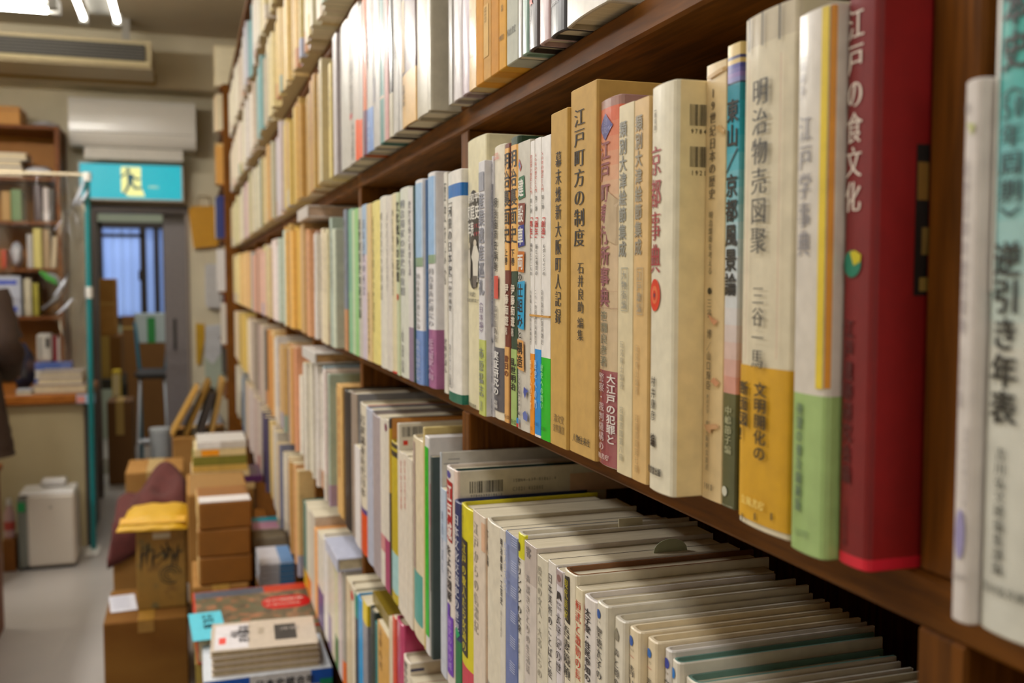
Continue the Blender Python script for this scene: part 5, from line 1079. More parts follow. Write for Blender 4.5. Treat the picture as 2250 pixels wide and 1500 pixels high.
# ------------------------------------------------------------------ room behind the doorway
YR = 7.2
t, q = thing1('cardboard_box', 'tall brown cardboard box inside the back doorway under the window', 'box', 'box_body', 206, 253, 612, 738, 7.6, .3, KRAFT, None)
zb1 = t.location.z; mb = MB(); mb.box((-q[0] - .002, -q[1] - .002, q[2] * .55), (q[0] + .002, -q[1], q[2] * .58), mat('B09058', .4)); mb.build('tape', t)
t, q = thing1('cardboard_box', 'dark brown cardboard box under the tall one in the back doorway', 'box', 'box_body', 196, 266, 738, 830, 7.55, .4, mat('6A4820', .8), None)
t.location.z = zb1 - q[2] - .001; zb2 = t.location.z
mb = MB(); mb.box((-.03, -q[1] - .002, 0), (.03, q[1], q[2] + .0004), mat('A08850', .4)); mb.build('tape', t)
t, q = thing1('storage_rack', 'black low rack carrying boxes inside the back doorway', 'rack', 'rack_top', 190, 270, 828, 850, 7.5, .5, DARK, None)
t.location.z = zb2 - q[2] - .001
for sx in (-1, 1):
    for sy in (-1, 1): mb = MB(); mb.box((sx * q[0] * .92 - .015, sy * q[1] * .9 - .015, -t.location.z), (sx * q[0] * .92 + .015, sy * q[1] * .9 + .015, 0), DARK); mb.build('leg', t)
t, q = thing1('cardboard_box', 'brown carton on the floor just inside the back doorway', 'box', 'box_body', 236, 292, 882, 1000, 7.0, .3, mat('5A3C1C', .8), 0)
mb = MB(); mb.box((-.025, -q[1] - .002, q[2] * .6), (.025, q[1], q[2] + .0006), mat('9A8050', .4)); mb.build('tape', t)
t, q = thing1('yellow_folder', 'narrow yellow folder standing beside the back doorway carton', 'folder', 'folder_cover', 246, 264, 815, 880, 7.32, .15, mat('BCA42C', .6), None)
for o in (t,):
    o.location.z = 0
    mb = MB(); mb.box((-q[0] + .004, -q[1] - .001, .01), (q[0] - .004, q[1] - .01, q[2] - .006), mat('D8CCA8', .8)); mb.build('page_block', o)
    o.scale = (1, 1, (at_Y(255, 815, 7.32).z) / q[2])
# folding step stool
ys = 6.95
t = empty('step_stool', (at_Y(335, 820, ys).x, ys, 0), 'metal folding stool with black seat and teal rear legs in the back doorway', 'stool')
sz = at_Y(335, 822, ys).z; hw3 = (at_Y(372, 820, ys).x - at_Y(296, 820, ys).x) / 2
mb = MB(); mb.box((-hw3, -.12, sz - .02), (hw3, .14, sz + .03), DARK, .02); mb.build('seat', t)
ST = mat('B0B4B8', .3, 0, .02, 1, .6)
for sx in (-1, 1):
    mb = MB(); mb.tube([(sx * hw3 * .7, -.02, sz - .02), (sx * hw3 * .95, -.2, 0)], .011, ST, 8); mb.build('front_leg', t)
    mb = MB(); mb.tube([(sx * hw3 * .8, .25, 0), (sx * hw3 * .75, .08, sz), (sx * hw3 * 1.0, -.02 + .15, sz + .34)], .011, mat('2C6C84', .4), 8); mb.build('rear_leg', t)
mb = MB(); mb.tube([(-hw3 * .85, -.12, sz * .42), (hw3 * .85, -.12, sz * .42)], .02, ST, 8); mb.build('step', t)
mb = MB(); mb.box((-hw3 * 1.0, .12, sz + .2), (hw3 * 1.0, .14, sz + .4), mat('A8B4B4', .5), .006); mb.box((-.03, .112, sz + .2), (.02, .12, sz + .37), mat('1C7A3C', .5)); mb.build('back_panel', t)
t, q = thing1('brown_parcel', 'flat brown parcel leaning behind the stool below the window', 'parcel', 'parcel_body', 268, 368, 694, 745, 8.6, .1, mat('6A4A28', .8), 0)
mb = MB(); mb.box((-q[0], -q[1] - .002, q[2] * .9), (q[0], -q[1], q[2] * .92), mat('A08858', .5)); mb.build('tape', t)
pail_y = 6.2
t = empty('waste_bin', (at_Y(352, 980, pail_y).x, pail_y, 0), 'pale grey tapered waste bin in front of the back doorway', 'bin')
h_ = at_Y(352, 940, pail_y).z
mb = MB(); mb.tube([(0, 0, 0), (0, 0, h_ * .96)], [.045, .058], mat('B4B8BA', .4), 18); mb.build('bin_body', t)
mb = MB(); mb.tube([(0, 0, h_ * .96), (0, 0, h_)], [.062, .06], mat('C8CCCC', .4), 18); mb.build('rim', t)

# ------------------------------------------------------------------ right of the doorway: what hangs on and stands at the back wall
yh = YB - .012
def hung(name, label, cat, poly, m, part='sheet', d=.012, extra=None, Y=None):
    Yh = (Y or YB); c = at_Y(sum(p[0] for p in poly) / len(poly), sum(p[1] for p in poly) / len(poly), Yh - d)
    t = empty(name, (c.x, Yh - .001, c.z), label, cat); mb = MB()
    pts = [at_Y(p[0], p[1], Yh - d) for p in poly]; mb.prism([(p.x - c.x, p.z - c.z) for p in pts], 'y', -d, 0, m); mb.build(part, t); return t, c
t, c = hung('yellow_bag', 'yellow paper bag hanging on the wall beside the end of the bookcase', 'bag', [(414, 462), (420, 453), (474, 452), (482, 470), (478, 540), (426, 545)], mat('C8961C', .6, .1), 'bag_body', .05)
mb = MB(); mb.tube([(-.04, -.025, .1), (-.03, -.03, .16), (.03, -.03, .16), (.04, -.025, .1)], .004, mat('8A6A20', .6), 6); mb.build('handle', t)
t, c = hung('wall_phone', 'white rounded wall unit hanging below the yellow bag', 'wall unit', [(450, 584), (454, 579), (488, 580), (492, 584), (491, 672), (486, 677), (456, 676), (451, 668)], mat('CCCAC8', .35, .2), 'casing', .05)
mb = MB(); mb.box((.03, -.055, -.1), (.045, -.048, .06), mat('A8A4A0', .4)); mb.build('side_strip', t)
t, c = hung('red_card', 'small red card pinned beside the white wall unit', 'card', [(484, 648), (500, 648), (500, 690), (486, 688)], mat('C81C24', .5), 'card_sheet', .01)
t, c = hung('wall_calendar', 'white paper calendar sheets hanging low on the back wall', 'calendar', [(449, 716), (484, 712), (486, 775), (468, 800), (450, 785)], mat('CFCFD0', .6), 'paper_sheet', .014)
mb = MB(); mb.box((-.05, -.01, -.32), (.07, -.004, -.05), mat('B4BCAC', .7)); mb.build('lower_sheet', t)
t, c = hung('yellow_folder', 'yellow folder edge hanging left of the paper calendar', 'folder', [(430, 710), (450, 712), (450, 745), (440, 800), (432, 800)], mat('C09A30', .6), 'folder_cover', .02)
t, c = hung('grey_binder', 'dark grey binder hanging between the calendar and the bookcase', 'binder', [(486, 716), (500, 716), (500, 820), (488, 820)], mat('5A544C', .6), 'binder_cover', .04)
# shelf unit past the end panel: protrudes further into the aisle
xs = at_Y(470, 200, 5.75).x
t = empty('corner_bookcase', (xs + .165, 5.46, 0), 'narrow second bookcase standing past the end panel of the long one', 'bookcase')
cd = S + DEPTH - xs
for z in (.05, .72, .99, 1.27, 1.55, 1.83, 2.11, 2.34): mb = MB(); mb.box((-.145, .0, z), (.3, .75, z + .02), BRN, .002); mb.build('shelf', t)
mb = MB(); mb.box((-.07, .752, 0), (.3, .77, 2.6), BRN, .002); mb.build('side_panel', t)
mb = MB(); mb.box((.29, 0, 0), (.3, .75, 2.6), BRN); mb.build('back_panel', t)
rnd = random.Random(5)
for k, z in enumerate((1.01, 1.29, 1.57, 1.85, 2.13, 2.36)):
    y = 5.48; n = 0; nm = ('low', 'middle', 'fourth', 'fifth', 'sixth', 'topmost')[k]
    cols = [['D8D0C4', 'CFC0A8', 'C8B898'], ['D8D4D0', '5A2430', 'C8BC9C'], ['26306A', '2A3468', 'C4C4C0'], ['C8985C', 'C8A878', 'D8C8A0'], ['DCD0B4', 'D8C4A8', 'CFC8B4'], ['E0D8C0', 'D8CCB0', 'DCC8B0']][k]
    for i, cc in enumerate(cols):
        w_ = rnd.uniform(.03, .05); h_ = rnd.uniform(.19, .225) if k != 4 else rnd.uniform(.17, .19)
        o = make_book(xs + rnd.uniform(-.012, .012), y, y + w_, z + .0003, h_, .14, cc, 'soft', label=('first', 'second', 'third')[i] + ' ' + cname(cc) + ' book on the ' + nm + ' level of the corner bookcase', group='books in the corner bookcase')
        y += w_ + .001
# ------------------------------------------------------------------ bench along the foot of the bookcase and the piles on it
BX0 = .035; BZ = .45
t = empty('display_bench', (S / 2, 1.4, 0), 'low dark wooden bench under the shelves carrying piles of books', 'bench')
mb = MB(); mb.box((BX0 - S / 2, -1.2, BZ - .03), (S / 2 + .015, 2.6, BZ), WOODY, .003); mb.build('bench_top', t)
mb = MB(); mb.box((BX0 - S / 2 + .02, -1.2, 0), (BX0 - S / 2 + .04, 2.6, BZ - .03), mat('2E1E12', .6)); mb.build('front_panel', t)
for yy in (-1.19, 1.0, 2.57): mb = MB(); mb.box((BX0 - S / 2 + .04, yy, 0), (S / 2 + .0, yy + .025, BZ - .03), mat('2E1E12', .6)); mb.build('support', t)
def lying(x0, x1, y0, y1, z0, h, col, label, group, pg='D4C8AE', rot=0.0, spine='near', box=False):
    """a book lying flat in a pile; spine = which long side shows the cover"""
    hx, hy = (x1 - x0) / 2, (y1 - y0) / 2; c = min(.003, h * .2)
    o = empty('book', ((x0 + x1) / 2, (y0 + y1) / 2, z0), label, 'book', group, (0, 0, rot)); m = mat(col, .45, .2)
    if box:
        mb = MB(); mb.box((-hx, -hy, 0), (hx, hy, h), m, .003); mb.build('slipcase', o); return o
    mb = MB(); mb.box((-hx, -hy, 0), (hx, hy, c), m, .0006); mb.box((-hx, -hy, h - c), (hx, hy, h), m, .0006)
    if spine == 'near': mb.box((-hx, -hy, c), (hx, -hy + .0025, h - c), m)
    if spine == 'far': mb.box((-hx, hy - .0025, c), (hx, hy, h - c), m)
    if spine == 'left': mb.box((-hx, -hy, c), (-hx + .0025, hy, h - c), m)
    mb.build('cover', o)
    mb = MB(); i = .003; mb.box((-hx + (.0026 if spine == 'left' else i), -hy + (.0026 if spine == 'near' else i), c), (hx - i, hy - (.0026 if spine == 'far' else i), h - c), mat(pg, .8, 0, .16, 140)); mb.build('page_block', o)
    return o
def pile(x0, x1, y0, items, group, z=BZ):
    """items from the bottom up: (height, colour, label, depth, options)"""
    out = []
    for h, col, lab, dep, op in items:
        a, b = op.pop('x', (x0, x1)); yy = y0 + op.pop('dy', 0)
        z += .0006; o = lying(a, b, yy, yy + dep, z, h, col, lab, group, **op); out.append((o, (b - a) / 2, dep / 2, h)); z += h
    return out, z
def on_top(o, name, z, rects):
    """print on the cover of a lying book: (x0, y0, x1, y1, colour) in the book's own metres"""
    mb = MB()
    for i, (x0, y0, x1, y1, c) in enumerate(rects): zz = z + .0003 + i * .0002; mb.add([(x0, y0, zz), (x1, y0, zz), (x1, y1, zz), (x0, y1, zz)], [(0, 1, 2, 3)], mat(c, .5, .1))
    return mb.build(name, o)
def words(mb, body, x0, y1, size, z, col, step=(0, -1), style='m'):
    for i, chh in enumerate(body):
        vs, fs, *_ = glyph(chh, style)
        mb.add([(x0 + (v.x + step[0] * i) * size, y1 + (v.y + step[1] * i) * size, z) for v in vs], fs, mat(col, .5))
# nearest pile
ya = 1.86
xa, xb = at_Y(461, 1430, ya).x, at_Y(704, 1430, ya).x
zt = at_Y(580, 1422, ya).z
g = 'cream books in the nearest bench pile'
its = []
zz = BZ; need = zt - BZ - .03 * 0
lower = at_Y(580, 1474, ya).z
base_h = lower - BZ - .034
its.append((base_h * .5, 'B8A888', 'thick tan book at the very bottom of the nearest bench pile', .16, {}))
its.append((base_h * .5 - .002, 'C8B898', 'thick beige book second from the bottom of the nearest bench pile', .16, {}))
its.append((.032, 'D4D8DC', 'white and blue book jutting out below the cream books of the nearest pile', .19, dict(x=(xa - .012, xb + .02), dy=-.012)))
pl, z = pile(xa, xb, ya, its, 'books in the nearest bench pile')
o, hx, hy, h = pl[2]
mb = MB(); yk = -hy - .0006
def on_front(mb, x0, x1, z0, z1, c, y): mb.add([(x0, y, z0), (x1, y, z0), (x1, y, z1), (x0, y, z1)], [(0, 1, 2, 3)], mat(c, .45))
on_front(mb, -hx, -hx * .3, .001, h - .001, '2C5CB8', yk); on_front(mb, hx * .66, hx, .004, h - .001, '2C5CB8', yk); on_front(mb, hx * .8, hx, .001, .012, '1C8A6A', yk - .0002); on_front(mb, -hx * .84, -hx * .42, .01, .02, '9CB8E0', yk - .0002)
for i, chh in enumerate('日本史総合年'): 
    vs, fs, *_ = glyph(chh, 'b'); mb.add([(-hx * .22 + (v.x + i * 1.05) * .0175, yk - .0004, .008 + v.y * .0175) for v in vs], fs, mat('5A5A60', .5))
mb.build('title_lettering', o)
its = []
n = 4; hh = (zt - z) / n - .0006
names = ['bottom', 'second', 'third', 'top']
for i in range(n): its.append((hh, 'C4B8A8', names[i] + ' cream book of the four alike in the nearest bench pile' if i < n - 1 else 'top cream book with price slip and black label in the nearest bench pile', .155, dict(rot=(-.02, -.01, -.015, -.05)[i], spine='far', pg='C4B698')))
pl, z = pile(xa + .004, xb, ya, its, g, z)
o, hx, hy, h = pl[-1]
on_top(o, 'black_label', h, [(hx * .2, -hy * .55, hx * .62, hy * .55, '2C2A28')])
mb = MB(); words(mb, '沖縄', hx * .3, hy * .1, .018, h + .0009, 'A8A098', (1.1, 0)); words(mb, '琉球弧', -hx * .12, hy * .3, .012, h + .0005, 'A89C88'); mb.build('title_lettering', o)
ps_ = on_top(o, 'price_slip', h, [(-hx * .93, -hy * .9, -hx * .3, hy * .8, 'DCD8D8'), (-hx * .85, -hy * .55, -hx * .72, -hy * .1, 'D85850')])
mb = MB(); words(mb, '沖縄文化', -hx * .5, hy * .4, .022, h + .0011, '4A4648', (0, -1.05), 'b'); words(mb, '三千', -hx * .66, hy * .1, .02, h + .0011, '5A5658', (0, -1.05), 'b'); mb.build('slip_writing', ps_)
# picture book pile just behind
yb_ = 2.04
xa, xb = at_Y(428, 1390, yb_).x, at_Y(712, 1340, yb_).x
zt = at_Y(560, 1385, yb_ - .0).z
hs = zt - BZ
pl, z = pile(xa, xb, yb_, [(hs * .4, 'B8A890', 'thick worn book under the picture book', .2, {}), (hs * .3, '9C8A50', 'olive-patterned book under the picture book', .2, {}), (hs * .3 - .003, 'B8402C', 'large picture book with red edge, dark cover and red oval', .3, dict(spine='left', rot=.02))], 'books in the picture book pile')
o, hx, hy, h = pl[-1]
pic = bpy.data.materials.new('old_print'); pic.use_nodes = True; nt = pic.node_tree; bs = nt.nodes['Principled BSDF']; bs.inputs['Roughness'].default_value = .35
tc = nt.nodes.new('ShaderNodeTexCoord'); vo = nt.nodes.new('ShaderNodeTexVoronoi'); vo.inputs['Scale'].default_value = 60; cr = nt.nodes.new('ShaderNodeValToRGB'); nt.links.new(tc.outputs['Object'], vo.inputs['Vector']); nt.links.new(vo.outputs['Color'], cr.inputs[0]); nt.links.new(cr.outputs[0], bs.inputs['Base Color'])
for i, (p_, c_) in enumerate(((0, '4A4438'), (.35, '6A5A40'), (.6, '5A6048'), (.82, 'A06848'), (1, '8A7A5A'))):
    el = cr.color_ramp.elements[i] if i < 2 else cr.color_ramp.elements.new(p_); el.position = p_; el.color = (*lin(c_), 1)
mb = MB(); z0 = h + .0003; mb.add([(-hx + .004, -hy + .004, z0), (hx - .004, -hy + .004, z0), (hx - .004, hy - .05, z0), (-hx + .004, hy - .05, z0)], [(0, 1, 2, 3)], pic); mb.add([(-hx + .004, hy - .05, z0), (hx - .1, hy - .05, z0), (hx - .1, hy - .004, z0), (-hx + .004, hy - .004, z0)], [(0, 1, 2, 3)], mat('505660', .4)); mb.build('cover_picture', o)
mb = MB(); pts = [(hx * .52 + .052 * math.copysign(abs(math.cos(a)) ** .6, math.cos(a)), hy * .12 + .045 * math.copysign(abs(math.sin(a)) ** .8, math.sin(a)), z0 + .0003) for a in [i * math.pi / 16 for i in range(32)]]
mb.add(pts, [list(range(32))], mat('B41C1C', .35)); words(mb, '江戸図屏風', hx * .16, hy * .2, .016, z0 + .0006, 'E8D8C8', (1.08, 0)); words(mb, '大名行列図', hx * .16, -hy * .0, .014, z0 + .0006, 'E0C0B0', (1.08, 0)); mb.build('title_oval', o)
cardz = z + .001
t = empty('blue_card', (at_Y(458, 1345, yb_ + .08).x, yb_ + .06, cardz), 'pale blue price card with black writing on the picture book', 'card', None, (0, 0, .05))
mb = MB(); mb.box((-.036, -.085, 0), (.030, .085, .0012), mat('6CC0D0', .5)); mb.build('card_sheet', t)
mb = MB(); words(mb, '江戸図', -.012, .045, .026, .0016, '2A3440', (0, -1.2), 'b'); mb.build('card_writing', t)
# three brown cases and what is behind them
yc = 2.50
xa, xb = at_Y(436, 1180, yc).x, at_Y(552, 1180, yc).x
zs = [at_Y(490, y, yc).z for y in (1283, 1222, 1162, 1102)]
t_, q = thing1('cardboard_box', 'tan carton on the bench under the three brown cases', 'box', 'box_body', 424, 548, 1288, 1400, yc + .0, .24, KRAFT, BZ + .0005)
t_.location.z = BZ + .0005; sc = (zs[0] - .002 - BZ) / q[2]; t_.scale = (1, 1, sc)
mb = MB(); mb.box((-.02, -q[1] - .001, 0), (.02, q[1], q[2] + .0006), mat('B8965C', .4)); mb.build('tape', t_)
CASE = mat('7E5420', .7, 0, .1, 20)
for i, nm in enumerate(('lowest', 'middle', 'uppermost')):
    t_ = empty('brown_case', ((xa + xb) / 2, yc + .1, zs[i] + .0005), nm + ' of three brown card cases stacked on the bench', 'case', 'brown card cases', (0, 0, (.01, -.015, .02)[i]))
    hx, h = (xb - xa) / 2, zs[i + 1] - zs[i] - .001
    mb = MB(); mb.box((-hx, -.1, 0), (hx, .1, h), CASE, .004); mb.build('case_body', t_)
    mb = MB(); mb.box((-hx - .0015, -.096, .004), (-hx + .001, .098, h - .004), mat('C4A878', .7)); mb.build('pale_side', t_)
    if i == 2: mb = MB(); mb.box((-hx + .001, -.098, h), (hx - .002, -.03, h + .0015), mat('D4D0CC', .5)); mb.build('white_label', t_)
yd = 2.86
t_, q = thing1('cardboard_box', 'open tan cardboard box behind the three brown cases', 'box', 'box_body', 414, 548, 1084, 1300, yd, .32, KRAFT, BZ + .0005)
mb = MB(); mb.box((-q[0] + .006, -q[1] + .006, q[2]), (q[0] - .006, q[1] - .006, q[2] + .001), mat('8A6A40', .8)); mb.build('inner_floor', t_)
bx_top = q[2] + BZ + .0015
# pile at the far end of the bench
ye = 3.22
t_, q = thing1('cardboard_box', 'low tan box at the far end of the bench under a pile of books', 'box', 'box_body', 412, 560, 1078, 1300, ye - .0, .3, KRAFT, BZ + .0005)
mb = MB(); mb.box((-.02, -q[1] - .001, 0), (.02, q[1], q[2] + .0006), mat('B8965C', .4)); mb.build('tape', t_)
z = BZ + q[2] + .0015
g = 'books piled at the far end of the bench'
for i, (y1, y0, x0, x1, c, lab, pg) in enumerate(((1078, 1064, 416, 560, 'C8AC80', 'tan book at the bottom of the far bench pile', 'C8B490'), (1064, 1049, 420, 577, '4A1C4C', 'wide dark purple book in the far bench pile', 'B8A890'), (1049, 1036, 420, 548, 'D2BE98', 'cream book above the purple one in the far bench pile', 'D0BC98'),
        (1036, 1022, 422, 544, 'C8A868', 'tan book in the middle of the far bench pile', 'D4BC88'), (1022, 1002, 423, 542, '78763C', 'olive green book in the far bench pile', 'B8B090'), (1002, 986, 426, 540, 'D4C49C', 'cream book with orange label in the far bench pile', 'D4C8A8'), (986, 970, 432, 541, 'C4C0BA', 'white book on top of the far bench pile', 'C0BCB4'))):
    a, b = at_Y(x0, y0, ye).x, at_Y(x1, y0, ye).x; h = at_Y(480, y0, ye).z - at_Y(480, y1, ye).z
    o = lying(a, b, ye, ye + .19, z + .0005, h - .0006, c, lab, g, pg); z += h
    if 'orange' in lab: mb = MB(); on_front(mb, -(b - a) * .36, -(b - a) * .02, .002, h - .003, 'E09A28', -.0955); mb.build('orange_label', o)
    if 'on top' in lab: mb = MB(); on_front(mb, -(b - a) * .48, -(b - a) * .02, .001, h - .002, 'DCDCDC', -.0955); mb.build('white_label', o)
# piles at the shelf side
yf = 2.62
a, b = at_Y(572, 1250, yf).x, min(at_Y(658, 1250, yf).x, S - .01)
z = BZ; g = 'magazines piled beside the brown cases'
hs = [at_Y(610, y, yf).z for y in (1300, 1286, 1273, 1262, 1250, 1238)]
t_ = empty('cardboard_box', ((a + b) / 2, yf + .09, BZ + .0005), 'small carton hidden under the blue and white magazines', 'box'); mb = MB(); mb.box((-(b - a) / 2, -.09, 0), ((b - a) / 2, .09, hs[0] - BZ - .001), KRAFT, .003); mb.build('box_body', t_)
mb = MB(); mb.box((-.015, -.091, 0), (.015, .09, hs[0] - BZ), mat('B8965C', .4)); mb.build('tape', t_)
for i in range(5):
    nm = ('lowest', 'second', 'middle', 'fourth', 'topmost')[i]
    o = lying(a, b, yf, yf + .18, hs[i] + .0006, hs[i + 1] - hs[i] - .0008, 'C8CCD2', nm + ' of the blue and white magazines beside the brown cases', g, 'C8C8CA')
    mb = MB(); on_front(mb, (b - a) * .06, (b - a) * .5, .0005, hs[i + 1] - hs[i] - .0012, '5A88B4', -.0905); mb.build('blue_spine', o)
    if i == 4: on_top(o, 'cover_print', hs[5] - hs[4] - .0008, [(-(b - a) * .48, -.088, (b - a) * .1, .085, 'D4D2D6'), ((b - a) * .1, -.088, (b - a) * .49, .085, '7C9CC4')]); mb = MB(); words(mb, '芸能', -(b - a) * .2, -.02, .02, .0135, '3A3A44', (1.1, 0), 'b'); mb.build('title_lettering', o)
yg = 2.98
a, b = at_Y(556, 1180, yg).x, at_Y(634, 1180, yg).x
hs = [at_Y(590, y, yg).z for y in (1202, 1184, 1162)]
t_ = empty('cardboard_box', ((a + b) / 2, yg + .08, BZ + .0005), 'grey carton under the pink and blue booklet', 'box'); mb = MB(); mb.box((-(b - a) / 2, -.08, 0), ((b - a) / 2, .08, hs[0] - BZ - .001), mat('9A8C74', .7), .003); mb.build('box_body', t_)
mb = MB(); mb.box((-.015, -.081, 0), (.015, .08, hs[0] - BZ), mat('B8965C', .4)); mb.build('tape', t_)
o = lying(a, b, yg, yg + .16, hs[0] + .0006, hs[1] - hs[0] - .0008, 'B8AC94', 'beige book under the pink and blue booklet', 'small pile beside the open box', 'C0B494')
o = lying(a, b, yg, yg + .16, hs[1] + .0006, hs[2] - hs[1] - .0008, 'C8BCA4', 'booklet with cyan and pink cover on the small pile beside the open box', 'small pile beside the open box', 'CCC0A4', spine='far')
on_top(o, 'cover_print', hs[2] - hs[1] - .0008, [(-(b - a) * .48, .02, (b - a) * .3, .078, '3CA8B8'), (-(b - a) * .48, -.075, (b - a) * .25, .02, 'CC9CB0'), ((b - a) * .25, -.075, (b - a) * .48, .02, 'B8B488')])

# ------------------------------------------------------------------ cartons in the aisle
yA = 2.98
t, q = thing1('cardboard_box', 'large closed cardboard box in the aisle, nearest the camera', 'box', 'box_body', 228, 414, 1362, 1500, yA, .32, grain('kraft_near', '6A4318', '7E5724', 'x', rough=.75, sc=4, stretch=2), 0)
topA = q[2]
mb = MB(); mb.box((-.022, -q[1] - .0015, q[2] - .035), (.022, -q[1], q[2]), mat('8E6C3C', .35)); mb.box((-.022, -q[1], q[2]), (.022, q[1], q[2] + .001), mat('8E6C3C', .35)); mb.build('tape', t)
mb = MB(); mb.box((-q[0] + .002, -.0015, q[2] + .0004), (-.03, .0015, q[2] + .0008), DARK); mb.box((.03, -.0015, q[2] + .0004), (q[0] - .002, .0015, q[2] + .0008), DARK); mb.build('flap_seam', t)
pz = topA + .0018
t = empty('paper_sheet', (at_Z(270, 1326, topA).x, at_Z(270, 1326, topA).y, pz), 'white printed sheet lying on the large box in the aisle', 'paper', None, (0, 0, .1))
mb = MB(); mb.box((-.037, -.08, 0), (.037, .08, .001), mat('C8C8CE', .6)); mb.build('sheet', t)
mb = MB(); [mb.add([(-.03, .06 - i * .018, .0014), (.02, .06 - i * .018, .0014), (.02, .056 - i * .018, .0014), (-.03, .056 - i * .018, .0014)], [(0, 1, 2, 3)], mat('8A8A98', .6)) for i in range(7)]; mb.build('printed_lines', t)
yI = at_Z(350, 1342, topA).y + .02
ink = bpy.data.materials.new('inked_card'); ink.use_nodes = True; nt = ink.node_tree; bs = nt.nodes['Principled BSDF']; bs.inputs['Roughness'].default_value = .6
tc = nt.nodes.new('ShaderNodeTexCoord'); mp = nt.nodes.new('ShaderNodeMapping'); nz = nt.nodes.new('ShaderNodeTexNoise'); cr = nt.nodes.new('ShaderNodeValToRGB'); nz.inputs['Scale'].default_value = 16; nz.inputs['Detail'].default_value = 4
nt.links.new(tc.outputs['Object'], mp.inputs[0]); nt.links.new(mp.outputs[0], nz.inputs['Vector']); nt.links.new(nz.outputs['Fac'], cr.inputs[0]); nt.links.new(cr.outputs[0], bs.inputs['Base Color'])
for i, (p_, c_) in enumerate(((.3, '4C5A44'), (.42, '8A6A2C'), (.58, '94702E'), (.7, '7A5A26'))):
    el = cr.color_ramp.elements[i] if i < 2 else cr.color_ramp.elements.new(p_); el.position = p_; el.color = (*lin(c_), 1)
t, q = thing1('inked_box', 'tall gold-brown box with brush ink drawing standing on the large aisle box', 'box', 'box_body', 300, 409, 1160, 1340, yI, .15, ink, topA + .0012)
mb = MB(); rnd = random.Random(8)
for k in range(7):
    x = -q[0] * .75 + k * q[0] * .24; z = q[2] * (.66 + .05 * math.sin(k * 2.1)); pts = [(x, -q[1] - .001, z + .03), (x + .008 * rnd.uniform(-1, 2), -q[1] - .001, z), (x - .006, -q[1] - .001, z - .03 * rnd.uniform(.6, 1.4))]
    mb.tube(pts, [.0015, .004, .001], mat('2A2620', .7), 6)
    mb.tube([(x - .009, -q[1] - .001, z + .004), (x + .012, -q[1] - .001, z + .01)], [.001, .003], mat('2A2620', .7), 6)
for k in range(3):
    c_ = (q[0] * .35, q[2] * .42); r_ = .012 + k * .009
    mb.tube([(c_[0] + r_ * math.cos(a_ / 3), -q[1] - .001, c_[1] + r_ * .9 * math.sin(a_ / 3)) for a_ in range(0, 15 + k)], .0016, mat('4A4430', .7), 6)
mb.build('ink_drawing', t)
mb = MB(); mb.box((-.022, -q[1] - .002, q[2] - .03), (.026, -q[1] - .0002, q[2] - .014), mat('BDB8A8', .5)); mb.box((-.024, -q[1] - .001, q[2] - .014), (.028, q[1], q[2] + .001), mat('B89868', .5)); mb.build('paper_tab', t)
topI = topA + .0012 + q[2] + .001
# padded yellow envelope on it
cE = at_Z(345, 1128, topI + .02)
t = empty('padded_envelope', (cE.x, yI + .085, topI + .004), 'yellow padded envelope lying on the inked box', 'envelope', None, (0, 0, -.08))
rows = []
for i in range(9):
    v = i / 8 * 2 - 1; rows.append([(u * (.097 + .0 * v), v * .135, .006 + .03 * max(0, (1 - u ** 4)) ** .5 * max(0, (1 - v ** 4)) ** .5 + .002 * math.sin(9 * u + 5 * v)) for u in [j / 10 * 2 - 1 for j in range(11)]])
mb = MB(); mb.grid(rows, mat('C29C3C', .55, .1, .06, 20)); mb.grid([[(x, y, .001) for x, y, z in r] for r in rows], mat('C29C3C', .55)); 
edge = [rows[0], rows[-1]]
for r in (rows[0], rows[-1]): mb.grid([r, [(x, y, .001) for x, y, z in r]], mat('C29C3C', .55))
for c_ in (0, -1): mb.grid([[r[c_] for r in rows], [(r[c_][0], r[c_][1], .001) for r in rows]], mat('C29C3C', .55))
mb.build('envelope_body', t)
mb = MB(); mb.add([(-.09, -.12, .0205), (.09, -.12, .0205), (.09, -.09, .0315), (-.09, -.09, .0315)], [(0, 1, 2, 3)], mat('C89C2C', .5)); mb.build('flap', t)
# boxes behind and the maroon cloth over them
yC = 3.42
t, q = thing1('cardboard_box', 'brown box behind the inked box, covered by the maroon cloth', 'box', 'box_body', 248, 372, 1158, 1300, yC, .36, KRAFT, 0)
mb = MB(); mb.box((-q[0] - .001, -q[1] - .001, q[2] * .35), (q[0] * .2, -q[1] + .001, q[2] * .43), mat('3A1C1C', .7)); mb.build('dark_label', t)
ctr = Vector((t.location.x, t.location.y, t.location.z + q[2]))
rows = []; rnd = random.Random(3); pz_ = [rnd.uniform(0, 6) for _ in range(6)]
nx_, ny_ = 26, 26
for i in range(ny_):
    v = i / (ny_ - 1); y = -q[1] - .05 + v * (2 * q[1] + .1); row = []
    for j in range(nx_):
        u = j / (nx_ - 1); x = -q[0] - .016 + u * (2 * q[0] + .07)
        ov = max(0, -q[1] - y) + max(0, -q[0] - x)
        lump = .105 * math.exp(-(((u - .74) / .34) ** 4 + ((v - .55) / .5) ** 4)) * (1 + .22 * math.sin(7 * v + 3 * u)) + .03 * math.exp(-((u - .3) / .3) ** 2 - ((v - .6) / .4) ** 2)
        fold = .012 * math.sin(11 * u + 6 * v + pz_[0]) + .009 * math.sin(9 * v - 12 * u + pz_[1])
        z = .012 + lump + fold * .9
        if y < -q[1] - .004: z = -.13 * (1 - u * .9) * min(1, (-q[1] - y) / .04) + .004; 
        if x < -q[0] - .004: z = min(z, -.05 - .05 * (1 - v))
        row.append((x, y if y >= -q[1] - .01 else -q[1] - .01 - .006 * math.sin(9 * u), z))
    rows.append(row)
